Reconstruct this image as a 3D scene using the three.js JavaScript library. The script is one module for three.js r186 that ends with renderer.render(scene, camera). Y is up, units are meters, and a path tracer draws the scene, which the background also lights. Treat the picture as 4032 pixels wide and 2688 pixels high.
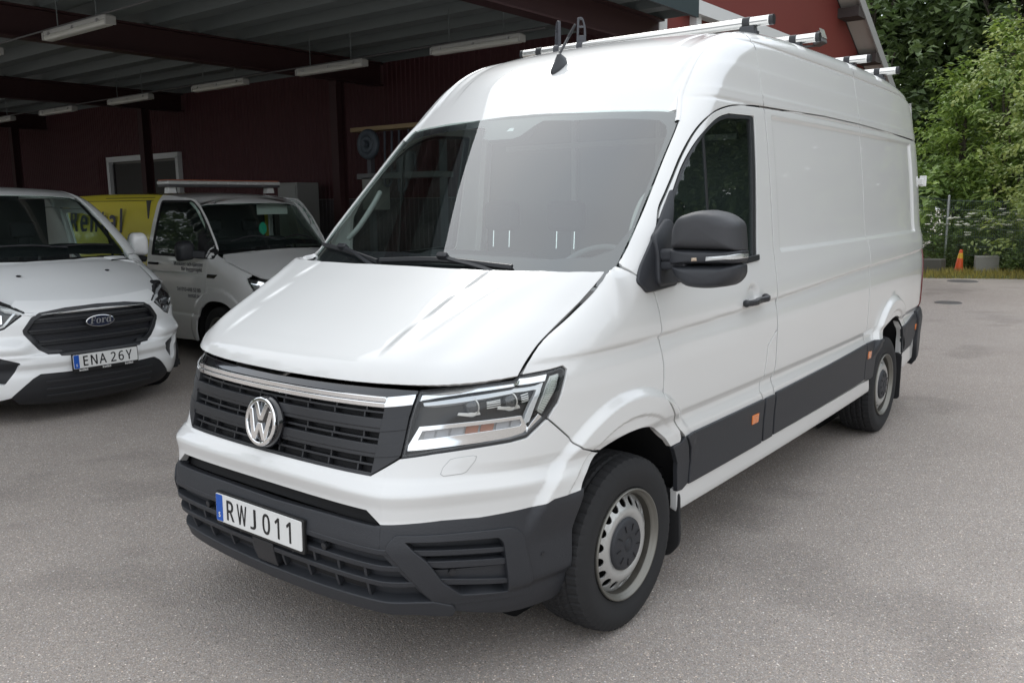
import * as THREE from 'three';
import { mergeGeometries, toCreasedNormals } from 'three/addons/utils/BufferGeometryUtils.js';
import { FontLoader } from 'three/addons/loaders/FontLoader.js';
import { TextGeometry } from 'three/addons/geometries/TextGeometry.js';
import { RoundedBoxGeometry } from 'three/addons/geometries/RoundedBoxGeometry.js';

// ---------------------------------------------------------------- camera, sky, sun, exposure
const scene = new THREE.Scene();
const camera = new THREE.PerspectiveCamera(43.44, 1024 / 682, 0.05, 600);
{
  const yaw = 0.668008, pitch = -0.161794, roll = -0.010445;
  const f = new THREE.Vector3(-Math.cos(pitch) * Math.sin(yaw), Math.sin(pitch), -Math.cos(pitch) * Math.cos(yaw));
  const r = new THREE.Vector3().crossVectors(f, new THREE.Vector3(0, 1, 0)).normalize();
  const up = new THREE.Vector3().crossVectors(r, f);
  camera.position.set(2.60781, 1.68395, 1.78199);
  camera.up.copy(up.clone().multiplyScalar(Math.cos(roll)).addScaledVector(r, -Math.sin(roll)));
  camera.lookAt(camera.position.clone().add(f));
}
const renderer = new THREE.WebGLRenderer({ antialias: true });
renderer.toneMapping = THREE.LinearToneMapping;
renderer.toneMappingExposure = 1.54;
renderer.shadowMap.enabled = true;
const SUN_DIR = new THREE.Vector3(-0.52, 0.70, -0.48).normalize();
{
  // bright broken overcast: thin cloud everywhere with soft bluish gaps
  const W = 512, H = 256, data = new Float32Array(W * H * 4);
  const hash = (x, y, z) => { let n = (x * 374761393 + y * 668265263 + z * 2147483647) | 0; n = Math.imul(n ^ (n >>> 13), 1274126177); return ((n ^ (n >>> 16)) >>> 0) / 4294967295; };
  const sm = t => t * t * (3 - 2 * t);
  const n3 = (x, y, z) => {
    const xi = Math.floor(x), yi = Math.floor(y), zi = Math.floor(z), a = sm(x - xi), b = sm(y - yi), c = sm(z - zi);
    const l = (p, q, t) => p + (q - p) * t;
    return l(l(l(hash(xi, yi, zi), hash(xi + 1, yi, zi), a), l(hash(xi, yi + 1, zi), hash(xi + 1, yi + 1, zi), a), b),
      l(l(hash(xi, yi, zi + 1), hash(xi + 1, yi, zi + 1), a), l(hash(xi, yi + 1, zi + 1), hash(xi + 1, yi + 1, zi + 1), a), b), c);
  };
  const fbm = (x, y, z) => { let s = 0, a = .5; for (let i = 0; i < 5; i++) { s += a * n3(x, y, z); x *= 2.03; y *= 2.03; z *= 2.03; a *= .5; } return s; };
  for (let j = 0; j < H; j++) for (let i = 0; i < W; i++) {
    const el = ((j + .5) / H - .5) * Math.PI, az = ((i + .5) / W - .5) * 2 * Math.PI;
    const dx = Math.cos(el) * Math.cos(az), dy = Math.sin(el), dz = Math.cos(el) * Math.sin(az);
    const k = 1 / (Math.max(dy, 0) + .25);
    const c = fbm(dx * k * 1.6 + 7, dz * k * 1.6 + 3, 1.5), c2 = fbm(dx * k * .7 + 1, dz * k * .7 + 9, 4.5);
    let m = Math.min(1, Math.max(0, (c * .6 + c2 * .55 - .40) / .28)); m = sm(m);
    const sd = Math.max(0, dx * SUN_DIR.x + dy * SUN_DIR.y + dz * SUN_DIR.z), glow = Math.exp(-((Math.acos(Math.min(1, sd)) / .60) ** 2));   // thin cloud is brightest round the sun
    const g = .98 + .55 * glow;
    const cloud = [1.0 * g, 1.02 * g, 1.05 * g], gap = [.62 + .5 * glow, .75 + .5 * glow, .92 + .5 * glow];
    const o = (j * W + i) * 4;
    for (let q = 0; q < 3; q++) data[o + q] = (gap[q] + (cloud[q] - gap[q]) * (.35 + .65 * m)) * (dy < 0 ? .6 : 1);
    data[o + 3] = 1;
  }
  const sky = new THREE.DataTexture(data, W, H, THREE.RGBAFormat, THREE.FloatType);
  sky.mapping = THREE.EquirectangularReflectionMapping; sky.magFilter = THREE.LinearFilter; sky.minFilter = THREE.LinearFilter; sky.needsUpdate = true;
  scene.background = sky; scene.environment = sky;
}
scene.backgroundIntensity = 1.0; scene.environmentIntensity = 1.0;
const sun = new THREE.DirectionalLight(new THREE.Color(1, .96, .9), .5);
sun.position.copy(SUN_DIR).multiplyScalar(60); sun.castShadow = true; sun.shadow.radius = 40;
sun.shadow.mapSize.set(2048, 2048);
Object.assign(sun.shadow.camera, { left: -30, right: 30, top: 30, bottom: -30, near: 1, far: 140 });
scene.add(sun, sun.target);

// ---------------------------------------------------------------- small maths
let seed = 12345;
const rnd = () => { seed = (Math.imul(seed, 1664525) + 1013904223) >>> 0; return seed / 4294967296; };
const clamp = (x, a = 0, b = 1) => Math.min(b, Math.max(a, x));
const sst = (a, b, x) => { const t = clamp((x - a) / (b - a)); return t * t * (3 - 2 * t); };
const lerp = (a, b, t) => a + (b - a) * t;
function pchip(pts) {                       // monotone cubic through [x, y] pairs
  const n = pts.length, x = pts.map(p => p[0]), y = pts.map(p => p[1]), d = [], m = [];
  for (let i = 0; i < n - 1; i++) d.push((y[i + 1] - y[i]) / (x[i + 1] - x[i]));
  m[0] = d[0]; m[n - 1] = d[n - 2];
  for (let i = 1; i < n - 1; i++) m[i] = d[i - 1] * d[i] <= 0 ? 0 : 2 / (1 / d[i - 1] + 1 / d[i]);
  return t => {
    if (t <= x[0]) return y[0] + m[0] * (t - x[0]);
    if (t >= x[n - 1]) return y[n - 1] + m[n - 1] * (t - x[n - 1]);
    let a = 0, b = n - 1; while (b - a > 1) { const c = (a + b) >> 1; if (x[c] <= t) a = c; else b = c; }
    const h = x[b] - x[a], s = (t - x[a]) / h, s2 = s * s, s3 = s2 * s;
    return (2 * s3 - 3 * s2 + 1) * y[a] + (s3 - 2 * s2 + s) * h * m[a] + (-2 * s3 + 3 * s2) * y[b] + (s3 - s2) * h * m[b];
  };
}
function resample(poly, step, closed = true) {          // straight polyline -> points no further apart than step
  const out = [], n = poly.length;
  for (let i = 0; i < (closed ? n : n - 1); i++) {
    const a = poly[i], b = poly[(i + 1) % n], L = Math.hypot(b[0] - a[0], b[1] - a[1]), k = Math.max(1, Math.ceil(L / step));
    for (let j = 0; j < k; j++) out.push([lerp(a[0], b[0], j / k), lerp(a[1], b[1], j / k)]);
  }
  if (!closed) out.push(poly[n - 1]);
  return out;
}
function spline(pts, k = 8, closed = false) {            // Catmull-Rom through 2D points
  const c = new THREE.CatmullRomCurve3(pts.map(p => new THREE.Vector3(p[0], p[1], 0)), closed, 'centripetal');
  return c.getPoints(k * (pts.length - (closed ? 0 : 1))).map(p => [p.x, p.y]);
}
function rounded(pts, r, seg = 4) {                      // polygon with rounded corners; a point may carry its own radius
  const out = [], n = pts.length;
  for (let i = 0; i < n; i++) {
    const p = pts[i], a = pts[(i + n - 1) % n], b = pts[(i + 1) % n];
    const la = Math.hypot(a[0] - p[0], a[1] - p[1]), lb = Math.hypot(b[0] - p[0], b[1] - p[1]);
    const q = Math.min(p[2] ?? r, la * .48, lb * .48);
    if (q < 1e-5) { out.push([p[0], p[1]]); continue; }
    const A = [p[0] + (a[0] - p[0]) / la * q, p[1] + (a[1] - p[1]) / la * q], B = [p[0] + (b[0] - p[0]) / lb * q, p[1] + (b[1] - p[1]) / lb * q];
    for (let j = 0; j <= seg; j++) { const t = j / seg; out.push([(1 - t) * (1 - t) * A[0] + 2 * t * (1 - t) * p[0] + t * t * B[0], (1 - t) * (1 - t) * A[1] + 2 * t * (1 - t) * p[1] + t * t * B[1]]); }
  }
  return out;
}
const area2 = p => { let s = 0; for (let i = 0; i < p.length; i++) { const a = p[i], b = p[(i + 1) % p.length]; s += a[0] * b[1] - b[0] * a[1]; } return s / 2; };
function inset(poly, d) {                                // shift every vertex inward by d (domain units)
  const n = poly.length, sg = area2(poly) > 0 ? 1 : -1;
  return poly.map((p, i) => {
    const a = poly[(i + n - 1) % n], b = poly[(i + 1) % n];
    let e1 = [p[0] - a[0], p[1] - a[1]], e2 = [b[0] - p[0], b[1] - p[1]];
    const l1 = Math.hypot(...e1) || 1e-9, l2 = Math.hypot(...e2) || 1e-9;
    const n1 = [-e1[1] / l1 * sg, e1[0] / l1 * sg], n2 = [-e2[1] / l2 * sg, e2[0] / l2 * sg];
    let m = [n1[0] + n2[0], n1[1] + n2[1]]; const L = Math.hypot(...m) || 1e-9; const k = d / Math.max(.35, L / 2) / L;
    return [p[0] + m[0] * k, p[1] + m[1] * k];
  });
}
function clipAxis(poly, ax, val, keepGreater) {
  const out = [], n = poly.length, ins = p => keepGreater ? p[ax] >= val - 1e-12 : p[ax] <= val + 1e-12;
  for (let i = 0; i < n; i++) {
    const a = poly[i], b = poly[(i + 1) % n], ia = ins(a), ib = ins(b);
    if (ia) out.push(a);
    if (ia !== ib) { const t = (val - a[ax]) / (b[ax] - a[ax]); const q = [a[0] + (b[0] - a[0]) * t, a[1] + (b[1] - a[1]) * t]; q[ax] = val; out.push(q); }
  }
  return out;
}
function keyhole(outer, hole) {                          // joins a hole to its outline along one bridge
  let bi = 0, bj = 0, bd = 1e9;
  outer.forEach((p, i) => hole.forEach((q, j) => { const d = (p[0] - q[0]) ** 2 + (p[1] - q[1]) ** 2; if (d < bd) { bd = d; bi = i; bj = j; } }));
  const h = hole.slice(bj).concat(hole.slice(0, bj)); if (area2(h) * area2(outer) > 0) h.reverse();
  if (h[0][0] !== hole[bj][0] || h[0][1] !== hole[bj][1]) { const k = h.findIndex(p => p === hole[bj]); h.push(...h.splice(0, k)); }
  return [...outer.slice(0, bi + 1), ...h, h[0], ...outer.slice(bi)];
}
const MATS = {};
function mesh(name, geo, mat, parent) {
  const m = new THREE.Mesh(geo, mat); m.name = name; m.castShadow = m.receiveShadow = true; (parent || scene).add(m); return m;
}
function group(name, parent) { const g = new THREE.Group(); g.name = name; (parent || scene).add(g); return g; }
function tag(o, label, category, grp, kind) { Object.assign(o.userData, { label, category }); if (grp) o.userData.group = grp; if (kind) o.userData.kind = kind; return o; }
// ---------------------------------------------------------------- panels lifted from a 2D outline onto a curved surface
// lift(a, b) -> Vector3. The panel follows the surface, is trimmed at the outline and turns inward at its edge.
function surfNormal(lift, a, b, e = 1e-3) {
  const p = lift(a + e, b).sub(lift(a - e, b)), q = lift(a, b + e).sub(lift(a, b - e)); return lift.top ? q.cross(p).normalize() : p.cross(q).normalize();
}
function panelGeo(lift, outline, o = {}) {
  const { da = .05, db = .05, gap = .0040, depth = .022, flip = !!lift.top, out = 0, holes = [], lip = .002, uvScale = 1, edge = true, rows = null, cols = null } = o;
  const step = Math.min(da, db) * .7;
  let outer = resample(gap ? inset(outline, gap) : outline, step);
  const hs = holes.map(h => resample(gap ? inset(h, -gap) : h, step));
  let poly = outer; for (const h of hs) poly = keyhole(poly, h);
  const pos = [], nor = [], uv = [];
  const cache = new Map();
  const at = (a, b) => {
    const k = a.toFixed(6) + ',' + b.toFixed(6); let c = cache.get(k); if (c) return c;
    const n = surfNormal(lift, a, b); if (flip && !lift.top) n.negate(); const p = lift(a, b).addScaledVector(n, out);
    c = { p, n, a, b }; cache.set(k, c); return c;
  };
  const tri = (A, B, C) => {
    const fn = new THREE.Vector3().crossVectors(B.p.clone().sub(A.p), C.p.clone().sub(A.p));
    if (fn.dot(A.n) < 0) [B, C] = [C, B];
    for (const v of [A, B, C]) { pos.push(v.p.x, v.p.y, v.p.z); nor.push(v.n.x, v.n.y, v.n.z); uv.push(v.a * uvScale, v.b * uvScale); }
  };
  let a0 = 1e9, a1 = -1e9, b0 = 1e9, b1 = -1e9; for (const p of poly) { a0 = Math.min(a0, p[0]); a1 = Math.max(a1, p[0]); b0 = Math.min(b0, p[1]); b1 = Math.max(b1, p[1]); }
  const uni = (lo, hi, d) => { const r = []; for (let i = Math.floor(lo / d); i * d < hi; i++) r.push(i * d); r.push(r[r.length - 1] + d); return r; };
  const breaks = (given, lo, hi, d) => given ? [lo - 1e-6, ...given.filter(x => x > lo && x < hi), hi + 1e-6] : uni(lo, hi, d);
  const A = breaks(cols, a0, a1, da), B = breaks(rows, b0, b1, db);
  for (let i = 0; i < A.length - 1; i++) {
    const col = clipAxis(clipAxis(poly, 0, A[i], true), 0, A[i + 1], false);
    if (col.length < 3) continue;
    for (let j = 0; j < B.length - 1; j++) {
      const cell = clipAxis(clipAxis(col, 1, B[j], true), 1, B[j + 1], false), full = (A[i + 1] - A[i]) * (B[j + 1] - B[j]);
      if (cell.length < 3 || Math.abs(area2(cell)) < 1e-9) continue;
      const c = cell.map(p => at(p[0], p[1]));
      if (Math.abs(Math.abs(area2(cell)) - full) < 1e-9 && c.length === 4) { tri(c[0], c[1], c[2]); tri(c[0], c[2], c[3]); continue; }
      const f = THREE.ShapeUtils.triangulateShape(cell.map(p => new THREE.Vector2(p[0], p[1])), []);
      for (const t of f) tri(c[t[0]], c[t[1]], c[t[2]]);
    }
  }
  if (edge && depth > 0) for (const loop of [outer, ...hs]) {
    const n = loop.length, ins = loop === outer ? 1 : -1, sg = (area2(loop) > 0 ? 1 : -1) * ins;
    const rows = loop.map((p, i) => {
      const q = at(p[0], p[1]), a = loop[(i + n - 1) % n], b = loop[(i + 1) % n];
      const A = at(a[0], a[1]).p, B = at(b[0], b[1]).p;
      const t = B.clone().sub(A).normalize();
      const ow = new THREE.Vector3().crossVectors(t, q.n).normalize(); // in-surface direction
      const probe = lift(p[0] + (b[1] - a[1]) * .02 * sg, p[1] - (b[0] - a[0]) * .02 * sg).sub(lift(p[0], p[1]));
      if (probe.dot(ow) < 0) ow.negate();
      return [{ p: q.p, n: q.n }, { p: q.p.clone().addScaledVector(ow, lip * .7).addScaledVector(q.n, -lip * .3), n: q.n.clone().add(ow).normalize() },
        { p: q.p.clone().addScaledVector(ow, lip).addScaledVector(q.n, -lip), n: ow }, { p: q.p.clone().addScaledVector(ow, lip).addScaledVector(q.n, -depth), n: ow }];
    });
    for (let i = 0; i < n; i++) for (let k = 0; k < 3; k++) {
      const r0 = rows[i], r1 = rows[(i + 1) % n];
      for (const t of [[r0[k], r1[k], r1[k + 1]], [r0[k], r1[k + 1], r0[k + 1]]]) {
        let [A, B, C] = t; const fn = new THREE.Vector3().crossVectors(B.p.clone().sub(A.p), C.p.clone().sub(A.p));
        if (fn.dot(A.n.clone().add(C.n)) < 0) [B, C] = [C, B];
        for (const v of [A, B, C]) { pos.push(v.p.x, v.p.y, v.p.z); nor.push(v.n.x, v.n.y, v.n.z); uv.push(0, 0); }
      }
    }
  }
  const g = new THREE.BufferGeometry();
  g.setAttribute('position', new THREE.Float32BufferAttribute(pos, 3)); g.setAttribute('normal', new THREE.Float32BufferAttribute(nor, 3)); g.setAttribute('uv', new THREE.Float32BufferAttribute(uv, 2));
  return g;
}
function mirrorX(g) {                                     // copy reflected in the plane x = 0
  const c = g.clone(), p = c.attributes.position, n = c.attributes.normal;
  for (let i = 0; i < p.count; i++) { p.setX(i, -p.getX(i)); n.setX(i, -n.getX(i)); }
  if (c.index) { const ix = c.index.array; for (let i = 0; i < ix.length; i += 3) { const t = ix[i]; ix[i] = ix[i + 1]; ix[i + 1] = t; } }
  else for (const at of Object.values(c.attributes)) { const s = at.itemSize, a = at.array; for (let i = 0; i < p.count; i += 3) for (let k = 0; k < s; k++) { const t = a[(i + 1) * s + k]; a[(i + 1) * s + k] = a[(i + 2) * s + k]; a[(i + 2) * s + k] = t; } }
  return c;
}
const merge = gs => mergeGeometries(gs.map(g => { const c = g.index ? g.toNonIndexed() : g.clone(); for (const k of Object.keys(c.attributes)) if (!['position', 'normal', 'uv'].includes(k)) c.deleteAttribute(k); return c; }));
function box(w, h, d, x = 0, y = 0, z = 0, r = 0) { const g = r ? new RoundedBoxGeometry(w, h, d, 2, r) : new THREE.BoxGeometry(w, h, d); return g.translate(x, y, z); }
function tube(pts, r, seg = 24, rad = 8, closed = false) {
  return new THREE.TubeGeometry(new THREE.CatmullRomCurve3(pts.map(p => p.isVector3 ? p : new THREE.Vector3(...p)), closed, 'centripetal'), seg, r, rad, closed);
}
function cyl(a, b, r0, r1 = r0, n = 16) {                 // capped cylinder between two points
  a = a.isVector3 ? a : new THREE.Vector3(...a); b = b.isVector3 ? b : new THREE.Vector3(...b);
  const d = b.clone().sub(a), g = new THREE.CylinderGeometry(r1, r0, d.length(), n);
  g.applyQuaternion(new THREE.Quaternion().setFromUnitVectors(new THREE.Vector3(0, 1, 0), d.clone().normalize())).translate(...a.add(b).multiplyScalar(.5).toArray()); return g;
}
function beamGeo(a, b, w, h, r = 0) {                     // box from a to b, w across, h high
  a = new THREE.Vector3(...a); b = new THREE.Vector3(...b); const d = b.clone().sub(a), L = d.length();
  const g = r ? new RoundedBoxGeometry(w, h, L, 2, r) : new THREE.BoxGeometry(w, h, L);
  const m = new THREE.Matrix4().lookAt(b, a, new THREE.Vector3(0, 1, 0)); g.applyMatrix4(m); return g.translate(...a.add(b).multiplyScalar(.5).toArray());
}
function extrude(pts, depth, bevel = 0, holes = []) {     // outline in xy, thickness along z, centred
  const s = new THREE.Shape(pts.map(p => new THREE.Vector2(p[0], p[1]))); for (const h of holes) s.holes.push(new THREE.Path(h.map(p => new THREE.Vector2(p[0], p[1]))));
  return new THREE.ExtrudeGeometry(s, { depth: depth - 2 * bevel, bevelEnabled: bevel > 0, bevelSize: bevel, bevelThickness: bevel, bevelSegments: 2, bevelOffset: -bevel, curveSegments: 8 }).translate(0, 0, -depth / 2 + bevel);
}
// sweep a closed section (2D) along a path of frames {p, x, y}
function sweep(section, frames, caps = true) {
  const n = section.length, pos = [], idx = [];
  for (const f of frames) for (const s of section) { const q = f.p.clone().addScaledVector(f.x, s[0]).addScaledVector(f.y, s[1]); pos.push(q.x, q.y, q.z); }
  for (let i = 0; i < frames.length - 1; i++) for (let j = 0; j < n; j++) { const a = i * n + j, b = i * n + (j + 1) % n, c = a + n, d = b + n; idx.push(a, b, d, a, d, c); }
  if (caps) { const t = THREE.ShapeUtils.triangulateShape(section.map(s => new THREE.Vector2(...s)), []); const o = (frames.length - 1) * n; for (const f of t) { idx.push(f[0], f[2], f[1]); idx.push(o + f[0], o + f[1], o + f[2]); } }
  const g = new THREE.BufferGeometry(); g.setAttribute('position', new THREE.Float32BufferAttribute(pos, 3)); g.setIndex(idx);
  const q = g.toNonIndexed(); q.computeVertexNormals(); q.setAttribute('uv', new THREE.Float32BufferAttribute(new Float32Array(q.attributes.position.count * 2), 2)); return q;
}
// ---------------------------------------------------------------- the white high-roof van: its master surfaces
// van frame: u back from the nose, v to its left, h up  ->  world (v, h, -u)
const VV = (u, v, h) => new THREE.Vector3(v, h, -u);
function makePlan(pts, vMid, uRear) {                      // outline in plan, from the nose centre round the left side to the rear, by arc length
  const c = new THREE.CatmullRomCurve3(pts.map(p => new THREE.Vector3(p[0], p[1], 0)), false, 'centripetal'), N = 3000, P = [];
  let s = 0; for (let i = 0; i <= N; i++) { const p = c.getPoint(i / N); if (i) s += Math.hypot(p.x - P[i - 1].v, p.y - P[i - 1].u); P.push({ v: p.x, u: p.y, s }); }
  for (let i = 0; i <= N; i++) { const a = P[Math.max(0, i - 6)], b = P[Math.min(N, i + 6)], L = Math.hypot(b.v - a.v, b.u - a.u); P[i].nv = (b.u - a.u) / L; P[i].nu = -(b.v - a.v) / L; if (P[i].v < .1 && P[i].u < 1) P[i].nv *= P[i].v / .1; }
  const find = (key, val, lo, hi) => { while (hi - lo > 1) { const m = (lo + hi) >> 1; if (P[m][key] <= val) lo = m; else hi = m; } const t = clamp((val - P[lo][key]) / (P[hi][key] - P[lo][key] || 1), 0, 1); return [lo, hi, t]; };
  const mix = ([a, b, t]) => { const A = P[a], B = P[b], o = {}; for (const k of ['u', 'v', 's', 'nu', 'nv']) o[k] = lerp(A[k], B[k], t); return o; };
  const iMid = P.findIndex(p => p.v > vMid);
  return { at: s => mix(find('s', clamp(s, 0, P[N].s), 0, N)), sv: v => mix(find('v', v, 0, iMid)).s, su: u => mix(find('u', u, 0, N)).s, end: P[N].s };
}
const PLAN = makePlan([[0, 0], [.15, .0035], [.3, .014], [.45, .034], [.57, .062], [.66, .1], [.74, .155], [.81, .235], [.87, .335], [.915, .44], [.95, .57], [.975, .72], [.993, .95], [1.004, 1.25], [1.009, 1.7], [1.010, 2.4], [1.005, 3.2], [.992, 4.04], [.968, 4.9], [.942, 5.4], [.912, 5.75], [.885, 5.87], [.83, 5.94], [.72, 5.97], [.5, 5.985], [0, 5.99]], .975);
const sU = u => PLAN.su(u), sV = v => v < 0 ? -PLAN.sv(-v) : PLAN.sv(v);
const SIDE = pchip([[.20, .90], [.30, .955], [.355, .972], [.372, .99], [.40, .997], [.46, 1.0], [.60, 1.004], [.70, 1.010], [.722, 1.0095], [.775, .9955], [.786, .9945], [.80, .999], [.826, 1.0095], [.90, 1.0125], [1.04, 1.014], [1.12, 1.0085], [1.168, 1.0], [1.184, .9985], [1.193, 1.004], [1.203, 1.0075], [1.26, 1.004], [1.346, .991], [1.40, .983], [1.447, .976], [1.586, .963], [1.80, .943], [2.01, .918], [2.10, .905], [2.1235, .8985], [2.130, .8935], [2.1365, .8985], [2.17, .894], [2.182, .8925], [2.196, .887], [2.29, .872], [2.303, .8695], [2.32, .8645], [2.40, .849], [2.436, .840], [2.446, .832], [2.456, .838], [2.47, .838], [2.6, .80]]);
const NOSE = pchip([[.18, .20], [.24, .10], [.28, .066], [.322, .05], [.345, .044], [.41, .024], [.5, .012], [.55, .01], [.62, .022], [.655, .03], [.70, .028], [.735, .026], [.765, .034], [.79, .046], [.9, .068], [1.02, .085], [1.05, .105], [1.075, .125], [1.12, .16]]);
const FLAT = pchip([[.2, .3], [.35, .6], [.5, .75], [.64, .85], [.72, .75], [.79, .42], [.9, .25], [1.02, 0], [1.2, 0]]);
const CREASE = pchip([[.4, 1.142], [.55, 1.145], [1.2, 1.157], [2.4, 1.19], [4.04, 1.243], [5.85, 1.268]]);
// upper edge of the side: bonnet shut line, windscreen edge, roof channel
const HTOP = pchip([[.40, 1.06], [.448, 1.10], [.49, 1.15], [.555, 1.202], [.71, 1.274], [.895, 1.368], [.972, 1.424], [1.02, 1.431], [1.04, 1.438], [1.20, 1.588], [1.466, 1.852], [1.66, 2.045], [1.72, 2.105], [1.82, 2.205], [1.92, 2.296], [2.0, 2.353], [2.1, 2.408], [2.25, 2.465], [2.45, 2.509], [2.8, 2.538], [3.2, 2.55], [4.2, 2.557], [5.1, 2.545], [5.6, 2.505], [5.85, 2.45], [6.0, 2.39]]);
const VEDGE = pchip([[.4, .868], [.448, .873], [.563, .875], [.704, .886], [.881, .897], [.97, .898], [1.04, .889], [1.2, .883], [1.466, .852], [1.64, .832], [1.70, .808], [1.76, .782], [1.84, .768], [2.0, .753], [2.4, .742], [4.0, .735], [5.3, .71], [6, .68]]);
const RTOP = pchip([[.4, .10], [.55, .15], [.97, .17], [1.06, .13], [1.6, .13], [1.9, .13], [2.4, .10], [6, .09]]);
const flare = (u, h, uc, hc, rx, ry) => { const q = Math.hypot((u - uc) / rx, (h - hc) / ry); return .030 * 1.1 * sst(1.345, 1.265, q) * sst(.70, .74, q) - .010 * sst(1.13, 1.10, q) * sst(.655, .70, h); };
function bodyOff(c, h) {
  const ws = sst(.10, .62, c.u), hs = h - (CREASE(clamp(c.u, .4, 5.9)) - 1.19) * sst(.95, 1.08, h) * sst(1.5, 1.32, h);
  let d = lerp(-NOSE(h), SIDE(hs) - 1.010, ws);
  if (c.u < .4) d += FLAT(h) * .052 * Math.min(1.15, (c.v / .56) ** 2) * sst(.84, .58, c.v);
  if (c.u > .3 && h < 1.2) {
    const low = c.u < 1 ? sst(.5, .66, h) : c.u < 3 ? sst(.56, .68, h) * (1 - .8 * sst(.92, .70, h) * sst(1.04, 1.30, c.u)) : sst(.60, .72, h) * (1 - .85 * sst(.90, .72, h) * sst(4.74, 5.0, c.u));
    d += low * flare(c.u, h, .985, .35, .445, .47) * sst(.38, .5, c.u) + low * flare(c.u, h, 4.70, .36, .44, .475);
  }
  if (c.u < .64 && h > .66 && h < .80) d += .011 * Math.max(0, 1 - Math.abs(h - .738) / .045) * sst(.64, .45, c.u);   // fold along the bumper
  // pressed panels behind the cab
  const uu = c.u, inP = (a, b) => sst(a, a + .018, uu) * sst(b, b - .018, uu);
  d -= .013 * inP(2.485, 5.505) * sst(1.415, 1.438, h) * sst(2.10, 2.072, h);
  d -= .016 * sst(.062, .022, Math.hypot((uu - 2.105) / 1.25, h - 1.236));            // dished recess behind the door handle
  if (uu > .38) {
    const ht = HTOP(uu), r = RTOP(uu), t = clamp((h - (ht - r)) / r, 0, 1.05);
    if (t > 0) { const k = .985, f = (1 - Math.sqrt(Math.max(1e-4, 1 - (k * Math.min(t, 1)) ** 2))) / (1 - Math.sqrt(1 - k * k)); d -= Math.max(0, c.v + d - VEDGE(uu)) * f; }
  }
  return d;
}
const body = (s, h) => {                                 // outside skin over (arc length in plan, height)
  const c = PLAN.at(Math.abs(s)), d = bodyOff(c, h), sg = s < 0 ? -1 : 1;
  return VV(c.u + c.nu * d, sg * (c.v + c.nv * d), h);
};
const sideUH = (u, h) => body(sU(u), h);
// bonnet, windscreen and roof as heights over (u, v)
const LIPG = v => PLAN.at(sV(Math.min(Math.abs(v), .93))).u;
const hoodLipH = pchip([[0, 1.064], [.3, 1.066], [.6, 1.074], [.75, 1.083], [.86, 1.096], [.9, 1.108], [1, 1.13]]);
const HOODC = pchip([[-.05, -.16], [0, 0], [.012, .035], [.03, .066], [.048, .085], [.1, .122], [.3, .222], [.568, .342], [.80, .425], [1.0, .48]]);
const HOODE = pchip([[-.05, -.06], [0, 0], [.05, .05], [.115, .10], [.21, .16], [.3, .212], [.465, .314], [.6, .39]]);
const DOME = pchip([[0, .585], [.05, .60], [.2, .625], [.4, .665], [.5, .71], [.58, .80], [.7, .93]]);
const RIDGE = pchip([[0, .452], [.05, .455], [.4, .49], [.6, .51], [1, .54]]);
const hoodT = (u, v) => {
  const av = Math.abs(v), q = u - (.119 + LIPG(av) * .97), w = sst(.52, .90, av);
  const dm = DOME(clamp(q, 0, .7)), rg = RIDGE(clamp(q, 0, 1));
  let h = hoodLipH(av) + lerp(HOODC(q), HOODE(q), w);
  const on = sst(.02, .12, q);
  h += -.007 * sst(rg + .006, rg - .012, av) * on * sst(.66, .5, q) + .012 * Math.exp(-(((av - dm) / .05) ** 2)) * on * sst(.62, .35, q) - .008 * Math.exp(-(((av - dm - .09) / .06) ** 2)) * on * sst(.6, .3, q);
  return h + .006 * (1 - (av / .9) ** 2);
};
const hood = (u, v) => VV(u, v, hoodT(u, v));
const wsT = (u, v) => { const k = (Math.abs(v) / .893) ** 2.2; return 1.418 + (u - (.87 + .167 * k)) * lerp(.93, .965, k) - .03 * (1 - k) * ((u - 1.3) / .4) ** 2 * .5; };
const screen = (u, v) => VV(u, v, wsT(u, v));
const ROOFP = pchip([[1.5, 1.90], [1.69, 2.075], [1.75, 2.135], [1.82, 2.205], [1.92, 2.296], [2.0, 2.353], [2.1, 2.408], [2.25, 2.465], [2.45, 2.509], [2.8, 2.538], [3.2, 2.55], [4.2, 2.557], [5.1, 2.545], [5.6, 2.505], [5.85, 2.45], [6.1, 2.35]]);
const roofT = (u, v) => {
  const av = Math.abs(v), k = Math.min(1, (av / .76) ** 2);
  let h = ROOFP(u + .105 * (1 - k) * sst(5, 4, u)) + .028 * (1 - k) * sst(1.9, 2.8, u);
  h -= .008 * sst(.575, .60, av) * sst(.70, .64, av) * sst(1.72, 2.0, u);
  h -= .012 * Math.exp(-(((av - .733) / .012) ** 2)) * sst(1.75, 1.9, u);
  return h;
};
const roof = (u, v) => VV(u, v, roofT(u, v));
hood.top = screen.top = roof.top = true;
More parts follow.
